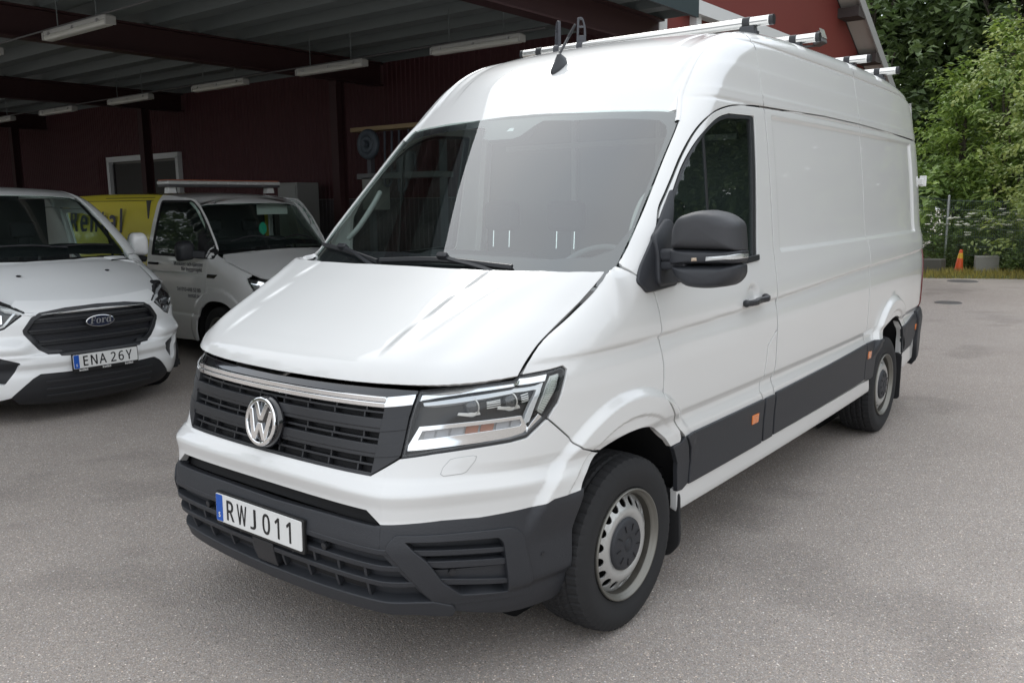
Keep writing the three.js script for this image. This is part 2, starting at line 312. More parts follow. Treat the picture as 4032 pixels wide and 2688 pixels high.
// ---------------------------------------------------------------- materials
const std = (r, g, b, roughness = .6, o = {}) => new THREE.MeshStandardMaterial({ color: new THREE.Color().setRGB(r, g, b), roughness, ...o });
const phys = (r, g, b, roughness = .6, o = {}) => new THREE.MeshPhysicalMaterial({ color: new THREE.Color().setRGB(r, g, b), roughness, ...o });
function noiseTex(n, fn, srgb = false, rep = 1) {         // tileable value-noise texture; fn(noise(freq, seed), x, y) -> [r, g, b] 0..1
  const lat = {}, val = (f, sd) => { const k = f + '_' + sd; if (!lat[k]) { let q = (f * 7919 + sd * 104729) >>> 0; lat[k] = Float32Array.from({ length: f * f }, () => { q = (Math.imul(q, 1664525) + 1013904223) >>> 0; return q / 4294967296; }); } return lat[k]; };
  const data = new Uint8Array(n * n * 4);
  for (let j = 0; j < n; j++) for (let i = 0; i < n; i++) {
    const noise = (f, sd = 0) => { const L = val(f, sd), x = i / n * f, y = j / n * f, xi = Math.floor(x), yi = Math.floor(y), a = x - xi, b = y - yi, s = a * a * (3 - 2 * a), t = b * b * (3 - 2 * b), X = (xi + 1) % f, Y = (yi + 1) % f; return (L[yi * f + xi] * (1 - s) + L[yi * f + X] * s) * (1 - t) + (L[Y * f + xi] * (1 - s) + L[Y * f + X] * s) * t; };
    const c = fn(noise, i / n, j / n); const o = (j * n + i) * 4; for (let k = 0; k < 3; k++) data[o + k] = clamp(c[k] ?? c[0]) * 255; data[o + 3] = 255;
  }
  const t = new THREE.DataTexture(data, n, n, THREE.RGBAFormat); t.wrapS = t.wrapT = THREE.RepeatWrapping; t.magFilter = THREE.LinearFilter; t.minFilter = THREE.LinearMipmapLinearFilter; t.generateMipmaps = true; t.repeat.set(rep, rep); if (srgb) t.colorSpace = THREE.SRGBColorSpace; t.needsUpdate = true; return t;
}
const grainTex = noiseTex(256, n => { const v = .5 * n(128, 1) + .3 * n(64, 2) + .2 * n(32, 3); return [v]; });
grainTex.repeat.set(3, 3);
const paint = phys(.685, .685, .67, .42, { clearcoat: 1, clearcoatRoughness: .035, ior: 1.5 });
const plastic = std(.026, .028, .033, .52, { bumpMap: grainTex, bumpScale: .0006 });
const plasticFine = std(.020, .021, .024, .42);
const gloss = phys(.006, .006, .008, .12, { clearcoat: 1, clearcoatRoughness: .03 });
const blackMat = std(.008, .008, .009, .75);
const rubber = std(.016, .016, .017, .82, { bumpMap: grainTex, bumpScale: .0006 });
const chrome = std(.86, .87, .88, .07, { metalness: 1 });
const satin = std(.62, .62, .60, .34, { metalness: 1 });
const steelPaint = phys(.50, .50, .485, .40, { metalness: .55, clearcoat: .4, clearcoatRoughness: .2 });
const rimRust = std(.20, .193, .172, .42, { metalness: .6 });
const glassGreen = phys(.80, .90, .86, 0, { transmission: 1, thickness: 0, ior: 1.5 });
const glassScreen = phys(.82, .90, .87, 0, { transmission: 1, thickness: 0, ior: 2.2, specularColor: new THREE.Color(.84, .95, 1) });
const glassDoor = phys(.62, .74, .69, 0, { transmission: 1, thickness: 0, ior: 1.5 });
const lensClear = phys(.97, .98, .98, .01, { transmission: 1, thickness: 0, ior: 1.5 });
const amber = phys(.75, .20, .03, .25, { clearcoat: 1 });
const redLens = phys(.11, .005, .006, .15, { clearcoat: 1, clearcoatRoughness: .05 });
const greyTrim = std(.36, .37, .36, .8);
const darkTrim = std(.055, .057, .06, .8);
const dashTrim = std(.13, .135, .14, .75);
const fabric = std(.03, .031, .034, .95);
const plateWhite = std(.72, .72, .70, .42);
const plateBlue = std(.012, .09, .42, .42);
const plateBlack = std(.012, .012, .012, .5);
const whitePlastic = std(.72, .72, .70, .5);
// ---------------------------------------------------------------- the white high-roof van
const font = await new FontLoader().loadAsync('fonts/droid/droid_sans_regular.typeface.json');
const fontB = await new FontLoader().loadAsync('fonts/droid/droid_sans_bold.typeface.json');
const serifFont = await new FontLoader().loadAsync('fonts/droid/droid_serif_bold.typeface.json');
const van = tag(group('panel_van'), 'white high-roof panel van with roof bars parked beside the carport', 'van');
const pan = (name, lift, outline, mat, o = {}, parent = van) => mesh(name, panelGeo(lift, outline, o), mat, parent);
const pair = (name, lift, outline, mat, o = {}, parent = van) => { const g = panelGeo(lift, outline, o); return [mesh(name, g, mat, parent), mesh(name, mirrorX(g), mat, parent)]; };
const pair2 = (name, g, mat) => { mesh(name, g, mat, van); mesh(name, mirrorX(g), mat, van); };
const toS = pts => pts.map(([u, h]) => [sU(u), h]);
const brk = (lo, hi, coarse, fine) => { const r = []; for (let x = lo; x < hi;) { r.push(x); x += fine.some(([a, b]) => x >= a - 1e-9 && x < b) ? fine.find(([a, b]) => x >= a - 1e-9 && x < b)[2] : Math.min(coarse, ...fine.filter(f => f[0] > x).map(f => f[0] - x)); } return r; };
const ROWS = brk(.2, 2.7, .04, [[.69, .84, .008], [1.14, 1.28, .007], [1.405, 1.46, .007], [2.05, 2.21, .0065], [2.28, 2.33, .008], [2.37, 2.58, .008]]);
const ROWS_ARCH = brk(.2, 2.7, .04, [[.46, .99, .008], [1.14, 1.28, .007], [1.405, 1.46, .007], [2.05, 2.21, .0065], [2.28, 2.33, .008], [2.37, 2.58, .008]]);
const SO = { da: .04, db: .03, rows: ROWS };                           // side panels
const doorTop = spline([[1.254, 1.576], [1.304, 1.650], [1.368, 1.714], [1.425, 1.770], [1.541, 1.883], [1.666, 1.985], [1.798, 2.056], [1.957, 2.098], [2.126, 2.120], [2.405, 2.131]], 5);
const shutFront = [[1.226, .945], [1.222, 1.04], [1.205, 1.135], [1.198, 1.148], [1.214, 1.17], [1.202, 1.25], [1.184, 1.318], [1.166, 1.346]];
const shutLow = [[1.366, .736], [1.312, .801], [1.251, .862], [1.205, .905]];
const archF = spline([[.655, .672], [.69, .725], [.75, .773], [.85, .804], [.95, .818], [1.06, .815], [1.15, .789], [1.223, .743], [1.291, .682]], 6);
const archR = spline([[4.255, .47], [4.285, .62], [4.376, .729], [4.463, .786], [4.566, .824], [4.70, .838], [4.80, .828], [4.90, .793], [4.98, .737], [5.06, .63], [5.09, .50]], 6);
const topLine = (u0, u1, n = 24) => Array.from({ length: n + 1 }, (_, i) => { const u = lerp(u0, u1, i / n); return [u, HTOP(u) + .0038]; });
// front wing
{
  const o = [...topLine(.452, 1.035, 20), [1.05, 1.425], [1.085, 1.400], [1.166, 1.346], ...shutFront.slice().reverse(), ...shutLow.slice().reverse(), [1.378, .70], [1.368, .684], ...archF.slice().reverse().filter(p => p[0] > .775), [.735, .795], [.664, .822], [.634, .847], [.622, .867], [.528, .950], [.553, .985], [.569, 1.0], [.60, 1.065], [.620, 1.109], [.607, 1.121], [.556, 1.114], [.457, 1.104]];
  pair('front_wing', body, toS(o.filter((p, i) => i === 0 || Math.hypot(p[0] - o[i - 1][0], p[1] - o[i - 1][1]) > .002)), paint, { da: .009, rows: brk(.4, 1.5, .02, [[.66, .99, .008], [1.08, 1.44, .01]]), gap: .0045 });
}
// bonnet
const hoodRearP = pchip([[0, .731], [.24, .734], [.385, .745], [.522, .758], [.65, .775], [.737, .798], [.799, .846], [.837, .888], [.873, .932], [.895, .964]]), hoodRear = v => hoodRearP(Math.abs(v));
{
  const front = [], rear = [];
  for (let i = 0; i <= 60; i++) { const v = lerp(-.872, .872, i / 60); front.push([.119 + LIPG(v) * .97, v]); }
  for (let i = 0; i <= 60; i++) { const v = lerp(.894, -.894, i / 60); rear.push([Math.min(.968, hoodRear(v)), v]); }
  const sideE = [[.496, .8725], [.563, .8735], [.631, .879], [.704, .8845], [.806, .8915], [.881, .895], [.93, .896]];
  const ol = [...front, ...sideE, ...rear, ...sideE.slice().reverse().map(p => [p[0], -p[1]])];
  const hd = pan('bonnet', hood, ol, paint, { da: .02, db: .02, gap: .003, depth: .03 });
  pan('bonnet_inner', (u, v) => VV(u, v, hoodT(u, v) - .035), inset(ol, .02), blackMat, { da: .06, db: .06, edge: false, flip: true }, hd);
}
// scuttle below the windscreen
pan('scuttle', (u, v) => VV(u, v, wsT(u, v) * .55 + (1.40 + .02 * v * v) * .45 - .03), [[.70, -.5], [.72, -.70], [.86, -.86], [1.02, -.875], [1.10, -.85], [1.0, 0], [1.10, .85], [1.02, .875], [.86, .86], [.72, .70], [.70, .5]], plastic, { da: .05, db: .05, edge: false });
// windscreen
{
  const edgeV = [[.86, .90], [1.041, .886], [1.199, .880], [1.466, .849], [1.60, .836], [1.655, .826], [1.678, .805]];
  const top = [[1.674, .745], [1.650, .6], [1.614, .311], [1.603, 0]];
  const half = [[.80, 0], [.81, .4], [.83, .75], ...edgeV, ...top];
  const ol = [...half, ...half.slice(1, -1).reverse().map(p => [p[0], -p[1]])];
  const ws = pan('windscreen', screen, ol, glassScreen, { da: .06, db: .06, gap: .001, depth: .005, lip: .001 });
  const inR = [[.935, 0], [.957, .36], [.99, .6], [1.05, .775], [1.075, .805], [1.10, .838], [1.193, .864], [1.401, .836], [1.58, .806], [1.61, .785], [1.625, .745], [1.606, .6], [1.572, .33], [1.571, .16], [1.545, .13], [1.49, .085], [1.476, .05], [1.476, -.10], [1.49, -.15], [1.54, -.17], [1.562, -.20], [1.568, -.33], [1.600, -.6], [1.622, -.745], [1.61, -.785], [1.58, -.806], [1.401, -.836], [1.193, -.864], [1.10, -.838], [1.075, -.805], [1.05, -.775], [.99, -.6], [.957, -.36]];
  const border = panelGeo(screen, ol, { da: .05, db: .05, gap: .003, out: -.006, edge: false, holes: [inR] });
  mesh('black_border', border, std(.02, .02, .024, .25), ws);
  const cam = group('camera_housing', van);
  const n = surfNormal(screen, 1.53, -.03);
  mesh('housing', extrude(rounded([[-.13, -.05], [.10, -.05], [.13, .06], [-.13, .06]], .03), .05, .01).rotateX(-.78).translate(...screen(1.545, -.03).addScaledVector(n, -.04).toArray()), std(.03, .03, .034, .5), cam);
  mesh('lens_window', extrude(rounded([[-.02, -.015], [.03, -.015], [.02, .02], [-.005, .02]], .004), .004).rotateX(-.78).translate(...screen(1.525, -.01).addScaledVector(n, -.008).toArray()), std(.55, .57, .58, .2), cam);
}
// screen pillar and roof side pieces
{
  const fr = [[1.05, 1.435], ...topLine(1.056, 2.405, 60), [2.405, 2.131], ...doorTop.slice(0, -1).reverse(), [1.235, 1.545], [1.20, 1.45], [1.166, 1.346], [1.085, 1.400]];
  pair('screen_pillar', body, toS(fr), paint, { da: .02, db: .012, gap: .004 });
  pair('roof_side', body, toS([...topLine(2.405, 4.04, 40), [4.04, 2.150], [3.3, 2.150], [2.405, 2.131]]), paint, { da: .06, rows: ROWS, gap: .004 });
  pair('roof_side', body, toS([...topLine(4.04, 5.9, 40), [5.9, 2.125], [5.3, 2.135], [4.04, 2.150]]), paint, { da: .06, rows: ROWS, gap: .004 });
}
// roof
{
  const ol = [], n = 70; const topE = pchip([[0, 1.603], [.311, 1.614], [.6, 1.650], [.745, 1.674], [.80, 1.69]]);
  for (let i = 0; i <= 30; i++) { const v = lerp(-.80, .80, i / 30); ol.push([topE(Math.abs(v)), v]); }
  for (let i = 1; i <= n; i++) { const u = lerp(1.70, 5.93, i / n); ol.push([u, VEDGE(u)]); }
  for (let i = n; i >= 1; i--) { const u = lerp(1.70, 5.93, i / n); ol.push([u, -VEDGE(u)]); }
  pan('roof_panel', roof, ol, paint, { da: .045, db: .012, gap: .001, depth: .012 });
}
pair2('roof_moulding', tube(Array.from({ length: 40 }, (_, i) => { const u = 1.64 + (5.9 - 1.64) * (i / 39) ** 1.6; return VV(u, VEDGE(u) - .002, HTOP(u) - .0135); }), .0155, 140, 8), paint);
// doors
const winTop = (d) => spline([[1.978, 2.064 - d], [1.883, 2.045 - d], [1.788, 2.010 - d], [1.644, 1.932 - d], [1.513, 1.828 - d], [1.39 + d, 1.70 - d * .5]], 5);
const winO = [...rounded([[1.352, 1.372, .012], [2.188, 1.402, .03], [2.215, 1.62, 0], [2.262, 2.05, .0], [2.262, 2.078, .03]], .01).slice(2, -2), ...winTop(0), [1.350, 1.62], [1.345, 1.55], [1.346, 1.40]];
{
  const ol = [...shutFront.slice().reverse().filter(p => p[1] > 1.0), [1.224, .985], [1.222, .93], ...shutLow.slice().reverse(), [1.407, .701], [1.452, .64], [1.470, .58], [1.462, .482], [2.255, .482], [2.262, .70], [2.228, .746], [2.262, .813], [2.290, .967], [2.402, 1.033], [2.405, 1.3], [2.405, 2.131], ...doorTop.slice(0, -1).reverse(), [1.235, 1.545], [1.205, 1.45]];
  const hole = toS(winO);
  for (const g of [0, 1]) {
    const G = panelGeo(body, toS(ol), { da: .02, rows: brk(.4, 2.2, .025, [[.69, .84, .008], [1.14, 1.30, .008]]), gap: .0068, holes: [hole] });
    const d = mesh('front_door', g ? mirrorX(G) : G, paint, van);
    const gl = panelGeo(body, hole, { da: .06, db: .06, gap: .004, out: -.014, depth: .004, lip: .001 });
    mesh('door_glass', g ? mirrorX(gl) : gl, glassDoor, d);
    // rubber run round the window, thicker at the back and along the sill
    const inner = toS([[1.372, 1.392], [2.146, 1.418], [2.152, 1.43], [2.178, 1.62], [2.222, 2.03], [2.220, 2.058], [2.20, 2.062], ...winTop(.014), [1.372, 1.62], [1.365, 1.55], [1.366, 1.40]]);
    const sl = panelGeo(body, hole, { da: .05, db: .03, gap: .001, out: -.004, holes: [inner], depth: .012 });
    mesh('window_seal', g ? mirrorX(sl) : sl, plasticFine, d);
    const ws = panelGeo(body, toS([[1.345, 1.352], [2.198, 1.396], [2.203, 1.418], [1.345, 1.383]]), { da: .06, db: .01, gap: 0, out: .008, depth: .02, lip: .003 });
    mesh('waist_strip', g ? mirrorX(ws) : ws, plasticFine, d);
    const guide = panelGeo(body, toS([[1.70, 1.38], [1.716, 1.38], [1.722, 1.985], [1.706, 1.98]]), { da: .05, db: .05, gap: 0, out: -.010, depth: .008, lip: .001 });
    mesh('window_guide', g ? mirrorX(guide) : guide, plasticFine, d);
    // handle in its dished recess
    const hb = [[2.02, 1.208], [2.10, 1.217], [2.19, 1.218]];
    const hg = merge([
      sweep(rounded([[-.014, -.012], [.014, -.012], [.014, .014], [-.014, .014]], .008, 3), Array.from({ length: 13 }, (_, i) => { const t = i / 12, u = lerp(1.985, 2.225, t), p = sideUH(u, lerp(1.206, 1.214, t)); const lift = .012 + .032 * Math.sin(Math.PI * t) ** .5; return { p: p.add(new THREE.Vector3(lift, 0, 0)), x: new THREE.Vector3(1, 0, 0), y: new THREE.Vector3(0, 1, 0) }; })),
      new THREE.SphereGeometry(.02, 12, 8).translate(...sideUH(2.215, 1.214).add(new THREE.Vector3(.014, 0, 0)).toArray()), new THREE.SphereGeometry(.018, 12, 8).translate(...sideUH(1.992, 1.206).add(new THREE.Vector3(.012, 0, 0)).toArray())]);
    mesh('door_handle', g ? mirrorX(hg) : hg, plasticFine, d);
    const cl = panelGeo(body, toS([[1.475, .702], [2.250, .702], [2.250, .480], [1.463, .480], [1.474, .58], [1.458, .645], [1.415, .702]]), { da: .03, db: .03, gap: .002, out: .013, depth: .02, lip: .004 });
    mesh('cladding', g ? mirrorX(cl) : cl, plastic, d);
    const mk = panelGeo(body, toS([[2.105, .648], [2.178, .648], [2.178, .605], [2.105, .605]]), { da: .03, db: .03, gap: 0, out: .018, depth: .006, lip: .002 });
    mesh('marker_light', g ? mirrorX(mk) : mk, amber, d);
    // inner lining of the door
    const il = panelGeo((s, h) => { const p = body(s, h); p.x -= .07; return p; }, toS([[1.52, .6], [2.35, .6], [2.36, 1.36], [1.30, 1.33], [1.30, 1.0]]), { da: .1, db: .1, gap: 0, edge: false });
    mesh('door_lining', g ? mirrorX(il) : il, greyTrim, d);
  }
}
// side panels behind the cab
pair('pillar_cover', body, toS([[2.402, 1.033], [2.290, .967], [2.262, .813], [2.228, .746], [2.262, .70], [2.262, .482], [2.398, .482], [2.398, .70], [2.385, .78], [2.402, .85]]), paint, { da: .03, rows: ROWS, gap: .0045 });
pair('cladding', body, toS([[2.270, .702], [2.392, .702], [2.392, .480], [2.270, .480]]), plastic, { out: .013, depth: .02, lip: .004 });
pair('side_panel', body, toS([[2.405, 2.131], [3.3, 2.150], [4.04, 2.150], [4.04, .82], [4.015, .79], [4.03, .73], [4.03, .482], [2.400, .482], [2.400, .70], [2.387, .78], [2.405, .85], [2.405, 1.033]]), paint, { cols: [...Array(180).keys()].map(i => sU(2.38 + i * .04)).concat(...[2.482, 2.486, 2.49, 2.494, 2.498, 2.503].map(sU)).sort((a, b) => a - b), rows: ROWS, gap: .0075, depth: .035 });
pair('cladding', body, toS([[2.410, .708], [3.2, .718], [4.022, .735], [4.022, .490], [2.410, .485]]), plastic, { da: .05, db: .03, out: .013, depth: .02, lip: .004 });
pair('rear_side_panel', body, toS([[4.04, 2.150], [5.3, 2.135], [5.9, 2.125], [5.9, .55], [5.5, .50], [5.16, .50], ...archR.slice().reverse(), [4.03, .470], [4.03, .73], [4.015, .79], [4.04, .82]]), paint, { da: .011, rows: ROWS_ARCH, gap: .0075, depth: .035 });
pair('cladding', body, toS([[4.035, .736], [4.355, .732], [4.29, .64], [4.268, .55], [4.25, .478], [4.18, .472], [4.035, .490]]), plastic, { da: .03, db: .03, out: .013, depth: .02, lip: .004 });
pair('cladding', body, toS([[5.0, .728], [5.2, .730], [5.52, .763], [5.60, .765], [5.60, .60], [5.43, .528], [5.11, .515], [5.095, .55], [5.062, .64]]), plastic, { da: .03, db: .03, out: .013, depth: .02, lip: .004 });
pair('marker_light', body, toS([[4.062, .676], [4.128, .676], [4.128, .632], [4.062, .632]]), amber, { out: .018, depth: .006, lip: .002, gap: 0 });
pair('marker_light', body, toS([[5.535, .682], [5.585, .682], [5.585, .64], [5.535, .64]]), amber, { out: .018, depth: .006, lip: .002, gap: 0 });
pair('sill', body, toS([[1.39, .372], [1.375, .47], [1.46, .480], [4.03, .468], [4.20, .462], [4.235, .375]]), paint, { da: .06, db: .012, gap: .001, depth: .03 });
pair('rear_sill', body, toS([[5.17, .50], [5.5, .51], [5.62, .52], [5.62, .40], [5.17, .36]]), paint, { da: .05, db: .03, gap: .002, depth: .03 });
// cladding of the wheel arch, front wing foot
pair('arch_cladding', body, toS([[1.297, .682], [1.37, .684], [1.407, .700], [1.440, .65], [1.466, .58], [1.458, .482], [1.41, .466], [1.368, .470], [1.354, .60]]), plastic, { da: .02, db: .02, out: .008, gap: .002, depth: .02, lip: .003 });
// rear: doors, bumper, lamps
pair('rear_door', body, [[sU(5.905), .52], [sU(5.905), 2.40], [sU(5.93), 2.43], [PLAN.su(5.9899) - .003, 2.43], [PLAN.su(5.9899) - .003, .52]], paint, { da: .03, db: .06, gap: .003 });
pair('rear_bumper', body, [[sU(5.60), .77], [sU(5.93), .78], [PLAN.su(5.9899), .62], [PLAN.su(5.9899), .40], [sU(5.9), .36], [sU(5.72), .34], [sU(5.62), .52]], plastic, { da: .03, db: .03, out: .03, depth: .05, lip: .01, gap: 0 });
pair('tail_light', body, [[sU(5.86), 1.26], [sU(5.925), 1.26], [sU(5.93), .90], [sU(5.915), .79], [sU(5.86), .79], [sU(5.85), 1.0]], redLens, { da: .015, db: .03, out: .012, depth: .04, lip: .006, gap: 0 });
for (const h of [1.815]) mesh('door_hinge', merge([box(.05, .085, .03, .838, h, -5.945, .006), box(.05, .05, .05, .822, h - .005, -5.93, .005)]), whitePlastic, van);
// ------- nose: white bumper, dark lower bumper, grille
const rect = (s0, s1, h0, h1) => [[s0, h0], [s1, h0], [s1, h1], [s0, h1]];
const HL = [[.717, 1.068], [.925, 1.081], [1.088, 1.090], [1.111, 1.103], [1.223, 1.113], [1.270, 1.121], [1.291, 1.112], [1.282, 1.085], [1.242, 1.0], [1.192, .949], [1.120, .897], [1.059, .887], [.936, .878], [.777, .866], [.658, .852], [.684, .974]];
const mir = pts => pts.map(p => [-p[0], p[1]]);
{
  const R = [[.544, .789], [.652, .850], [.777, .864], [.936, .876], [1.059, .885], [1.118, .894], [1.192, .947], [sU(.528), .948], [sU(.622), .865], [sU(.634), .845], [sU(.664), .820], [sU(.735), .793], [sU(.775), .776], ...toS(archF.filter(p => p[0] < .775).reverse()), [sU(.625), .671], [sU(.53), .670], [sU(.467), .647], [.93, .640], [.80, .645], [.700, .643], [.600, .639], [.545, .679]];
  const ol = [...R, ...mir(R).reverse()];
  const fb = pan('front_bumper', body, ol, paint, { da: .012, db: .009, gap: .0035, depth: .03 });
  const wash = [[.804, .799], [.814, .818], [.841, .842], [.860, .846], [.922, .850], [.933, .847], [.928, .836], [.895, .801], [.879, .796], [.813, .793]];
  // washer flap: a fine groove round a flush cover
  for (const g of [0, 1]) { const G = panelGeo(body, wash, { da: .02, db: .02, gap: 0, out: .0018, depth: .004, lip: .001, holes: [] }), Q = panelGeo(body, inset(wash, -.0022), { da: .02, db: .02, gap: 0, out: .0006, depth: .002, lip: .0005, holes: [inset(wash, .001)] }); mesh('washer_cover', g ? mirrorX(G) : G, paint, fb); mesh('washer_seam', g ? mirrorX(Q) : Q, greyTrim, fb); }
}
const lowBump = (() => {
  // recessed backing, then proud bars and corner pieces
  const sEnd = sU(.66);
  const R = [[.600, .639], [.700, .643], [.80, .645], [.93, .640], [sU(.467), .647], [sU(.53), .670], [sU(.625), .671], [sU(.665), .675], [sU(.645), .52], [sU(.655), .32], [sU(.665), .262], [1.30, .232], [1.142, .237], [1.072, .245], [.90, .29], [.80, .318], [.70, .334], [.574, .336], [.32, .322], [0, .315]];
  // corner skin with an opening for the air intake
  const open = rounded([[.676, .590], [1.0, .569], [1.02, .545], [1.048, .35], [.862, .375], [.796, .432], [.748, .512], [.705, .556]], .012);
  const left = [[.600, .639], [.700, .643], [.80, .645], [.93, .640], [sU(.467), .647], [sU(.53), .670], [sU(.625), .671], [sU(.668), .677], [sU(.645), .52], [sU(.655), .32], [sU(.668), .262], [1.30, .234], [1.142, .237], [1.072, .245], [.93, .285], [.81, .318], [.76, .36], [.60, .560], [.592, .60]];
  const g = panelGeo(body, left, { da: .02, db: .02, gap: .001, depth: .04, holes: [open], lip: .004 });
  const lb = mesh('lower_bumper', merge([g, mirrorX(g)]), plastic, van);
  // broad top rail under the slot and the spoiler lip
  const rail = panelGeo(body, [[-.598, .598], [-.60, .632], [-.578, .626], [-.274, .626], [.07, .621], [.368, .629], [.578, .630], [.60, .634], [.598, .598], [.60, .565], [.3, .560], [0, .556], [-.3, .560], [-.60, .565]], { da: .03, db: .01, gap: 0, depth: .04, lip: .005, out: .002 });
  mesh('bumper_rail', rail, plastic, lb);
  mesh('slot_floor', panelGeo((s, h) => body(s, h).add(new THREE.Vector3(0, 0, -.05)), [[-.60, .62], [.60, .62], [.55, .70], [-.55, .70]], { da: .05, db: .03, gap: 0, edge: false }), blackMat, lb);
  const lip = panelGeo(body, [[-.83, .335], [-.76, .362], [-.70, .366], [-.55, .362], [-.3, .352], [0, .345], [.3, .352], [.55, .362], [.70, .366], [.76, .362], [.83, .335], [.84, .318], [.83, .300], [.70, .322], [.574, .320], [.32, .310], [0, .304], [-.32, .310], [-.574, .320], [-.70, .322], [-.83, .300]], { da: .03, db: .01, gap: 0, depth: .06, lip: .006, out: .012 });
  mesh('spoiler_lip', lip, plastic, lb);
  // backing of the mouth
  mesh('bumper_backing', panelGeo(body, [[-.76, .34], [.76, .34], [.66, .52], [.60, .60], [-.60, .60], [-.66, .52]], { da: .04, db: .04, gap: 0, out: -.030, edge: false }), plastic, lb);
  for (const [h, w, n] of [[.548, .013, .66], [.490, .013, .69], [.430, .013, .735]]) {
    const wv = s => .006 * (1 - Math.cos(s * 3)) * .6;
    const up = [], dn = []; for (let i = 0; i <= 40; i++) { const s = lerp(-n, n, i / 40); up.push([s, h + wv(s) + w / 2]); dn.unshift([s, h + wv(s) - w / 2]); }
    mesh('bumper_bar', panelGeo(body, [...up, ...dn], { da: .03, db: .01, gap: 0, out: .003, depth: .045, lip: .004 }), plastic, lb);
  }
  for (const sg of [-1, 1]) for (const [s0, s1, h0, h1] of [[.16, .53, .440, .482], [.09, .53, .372, .424]]) {
    const a = sg > 0 ? s0 : -s1, b = sg > 0 ? s1 : -s0;
    mesh('air_slot', panelGeo(body, rect(a, b, h0, h1), { da: .06, db: .02, gap: 0, out: -.026, edge: false }), blackMat, lb);
    for (let k = 0; k < 4; k++) mesh('slot_fin', panelGeo(body, rect(lerp(a, b, (k + .02) / 3) - .004, lerp(a, b, (k + .02) / 3) + .004, h0 - .004, h1 + .004), { da: .01, db: .02, gap: 0, out: -.006, depth: .03, lip: .002 }), plastic, lb);
  }
  mesh('tow_cover', panelGeo(body, rect(-.062, .058, .362, .452), { da: .03, db: .02, gap: 0, out: .006, depth: .04, lip: .003 }), plasticFine, lb);
  // corner intakes
  for (const sg of [0, 1]) {
    const M = G => sg ? mirrorX(G) : G;
    mesh('intake_backing', M(panelGeo(body, inset(open, -.012), { da: .03, db: .03, gap: 0, out: -.045, edge: false })), plastic, lb);
    const frame = [[.622, .566], [.645, .596], [.656, .607], [1.049, .590], [1.087, .566], [1.105, .50], [1.150, .322], [1.06, .327], [.80, .347], [.765, .362]];
    mesh('intake_frame', M(panelGeo(body, rounded(frame, .015), { da: .02, db: .02, gap: 0, out: .007, depth: .012, lip: .004, holes: [open] })), plastic, lb);
    for (const q of [[[.706, .556], [1.024, .524], [1.022, .512], [.712, .540]], [[.738, .500], [.752, .512], [1.034, .482], [1.037, .464], [.80, .486]], [[.760, .470], [1.036, .452], [1.041, .396], [.86, .405], [.80, .43]], [[.782, .444], [1.039, .404], [1.042, .388], [.80, .424]]].entries())
      mesh('intake_bar', M(panelGeo(body, q[1], { da: .02, db: .01, gap: 0, out: q[0] === 2 ? -.018 : -.003, depth: .03, lip: .003 })), plastic, lb);
    const sen = (s, h, r, o) => { const p = body(s, h), n = surfNormal(body, s, h); return merge([cyl(p.clone().addScaledVector(n, -.02), p.clone().addScaledVector(n, o), r, r, 20), cyl(p.clone().addScaledVector(n, o), p.clone().addScaledVector(n, o + .0015), r * .75, r * .7, 20)]); };
    mesh('parking_sensor', M(sen(.835, .462, .0125, -.008)), plasticFine, lb); mesh('parking_sensor', M(sen(.352, .516, .0125, .001)), plasticFine, lb); mesh('parking_sensor', M(sen(sU(.509), .466, .009, .001)), plasticFine, lb);
  }
  return lb;
})();
// number plate
function numberPlate(parent, text, x0, chars, w = .52, h = .11) {
  const g = group('number_plate', parent);
  mesh('plate_holder', extrude(rounded([[-w / 2 - .008, -h / 2 - .012], [w / 2 + .008, -h / 2 - .012], [w / 2 + .008, h / 2 + .006], [-w / 2 - .008, h / 2 + .006]], .008), .014, .003).translate(0, 0, -.008), plateBlack, g);
  mesh('plate', extrude(rounded([[-w / 2, -h / 2], [w / 2, -h / 2], [w / 2, h / 2], [-w / 2, h / 2]], .008), .004, .001).translate(0, 0, .001), plateWhite, g);
  mesh('country_band', extrude(rounded([[-w / 2 + .003, -h / 2 + .003], [-w / 2 + .045, -h / 2 + .003], [-w / 2 + .045, h / 2 - .003], [-w / 2 + .003, h / 2 - .003]], .004), .0012).translate(0, 0, .0036), plateBlue, g);
  const ch = (c, x, size, sx, m, dy, f = font) => { const t = new TextGeometry(c, { font: f, size, depth: .0012, curveSegments: 5, bevelEnabled: size > .05, bevelSize: .0013, bevelThickness: .0002, bevelSegments: 1 }); t.computeBoundingBox(); const b = t.boundingBox; t.translate(-(b.min.x + b.max.x) / 2, -(b.min.y + b.max.y) / 2, 0).scale(sx, size > .05 ? .0785 / (b.max.y - b.min.y) : 1, 1).translate(x, dy, .003); return mesh('character', t, m, g); };
  chars.forEach(([c, x]) => ch(c, x, .082, c === 'W' ? .60 : c === 'J' ? 1.05 : .82, plateBlack, 0));
  ch('S', -w / 2 + .024, .02, .9, plateWhite, -h / 2 + .028, fontB).position.z = .0012;
  return g;
}
{
  const g = numberPlate(van, 'RWJ 011', 0, [['R', -.165], ['W', -.092], ['J', -.022], ['0', .058], ['1', .122], ['1', .188]]);
  g.position.set(0, .534, .004); g.rotation.x = -.02;
}
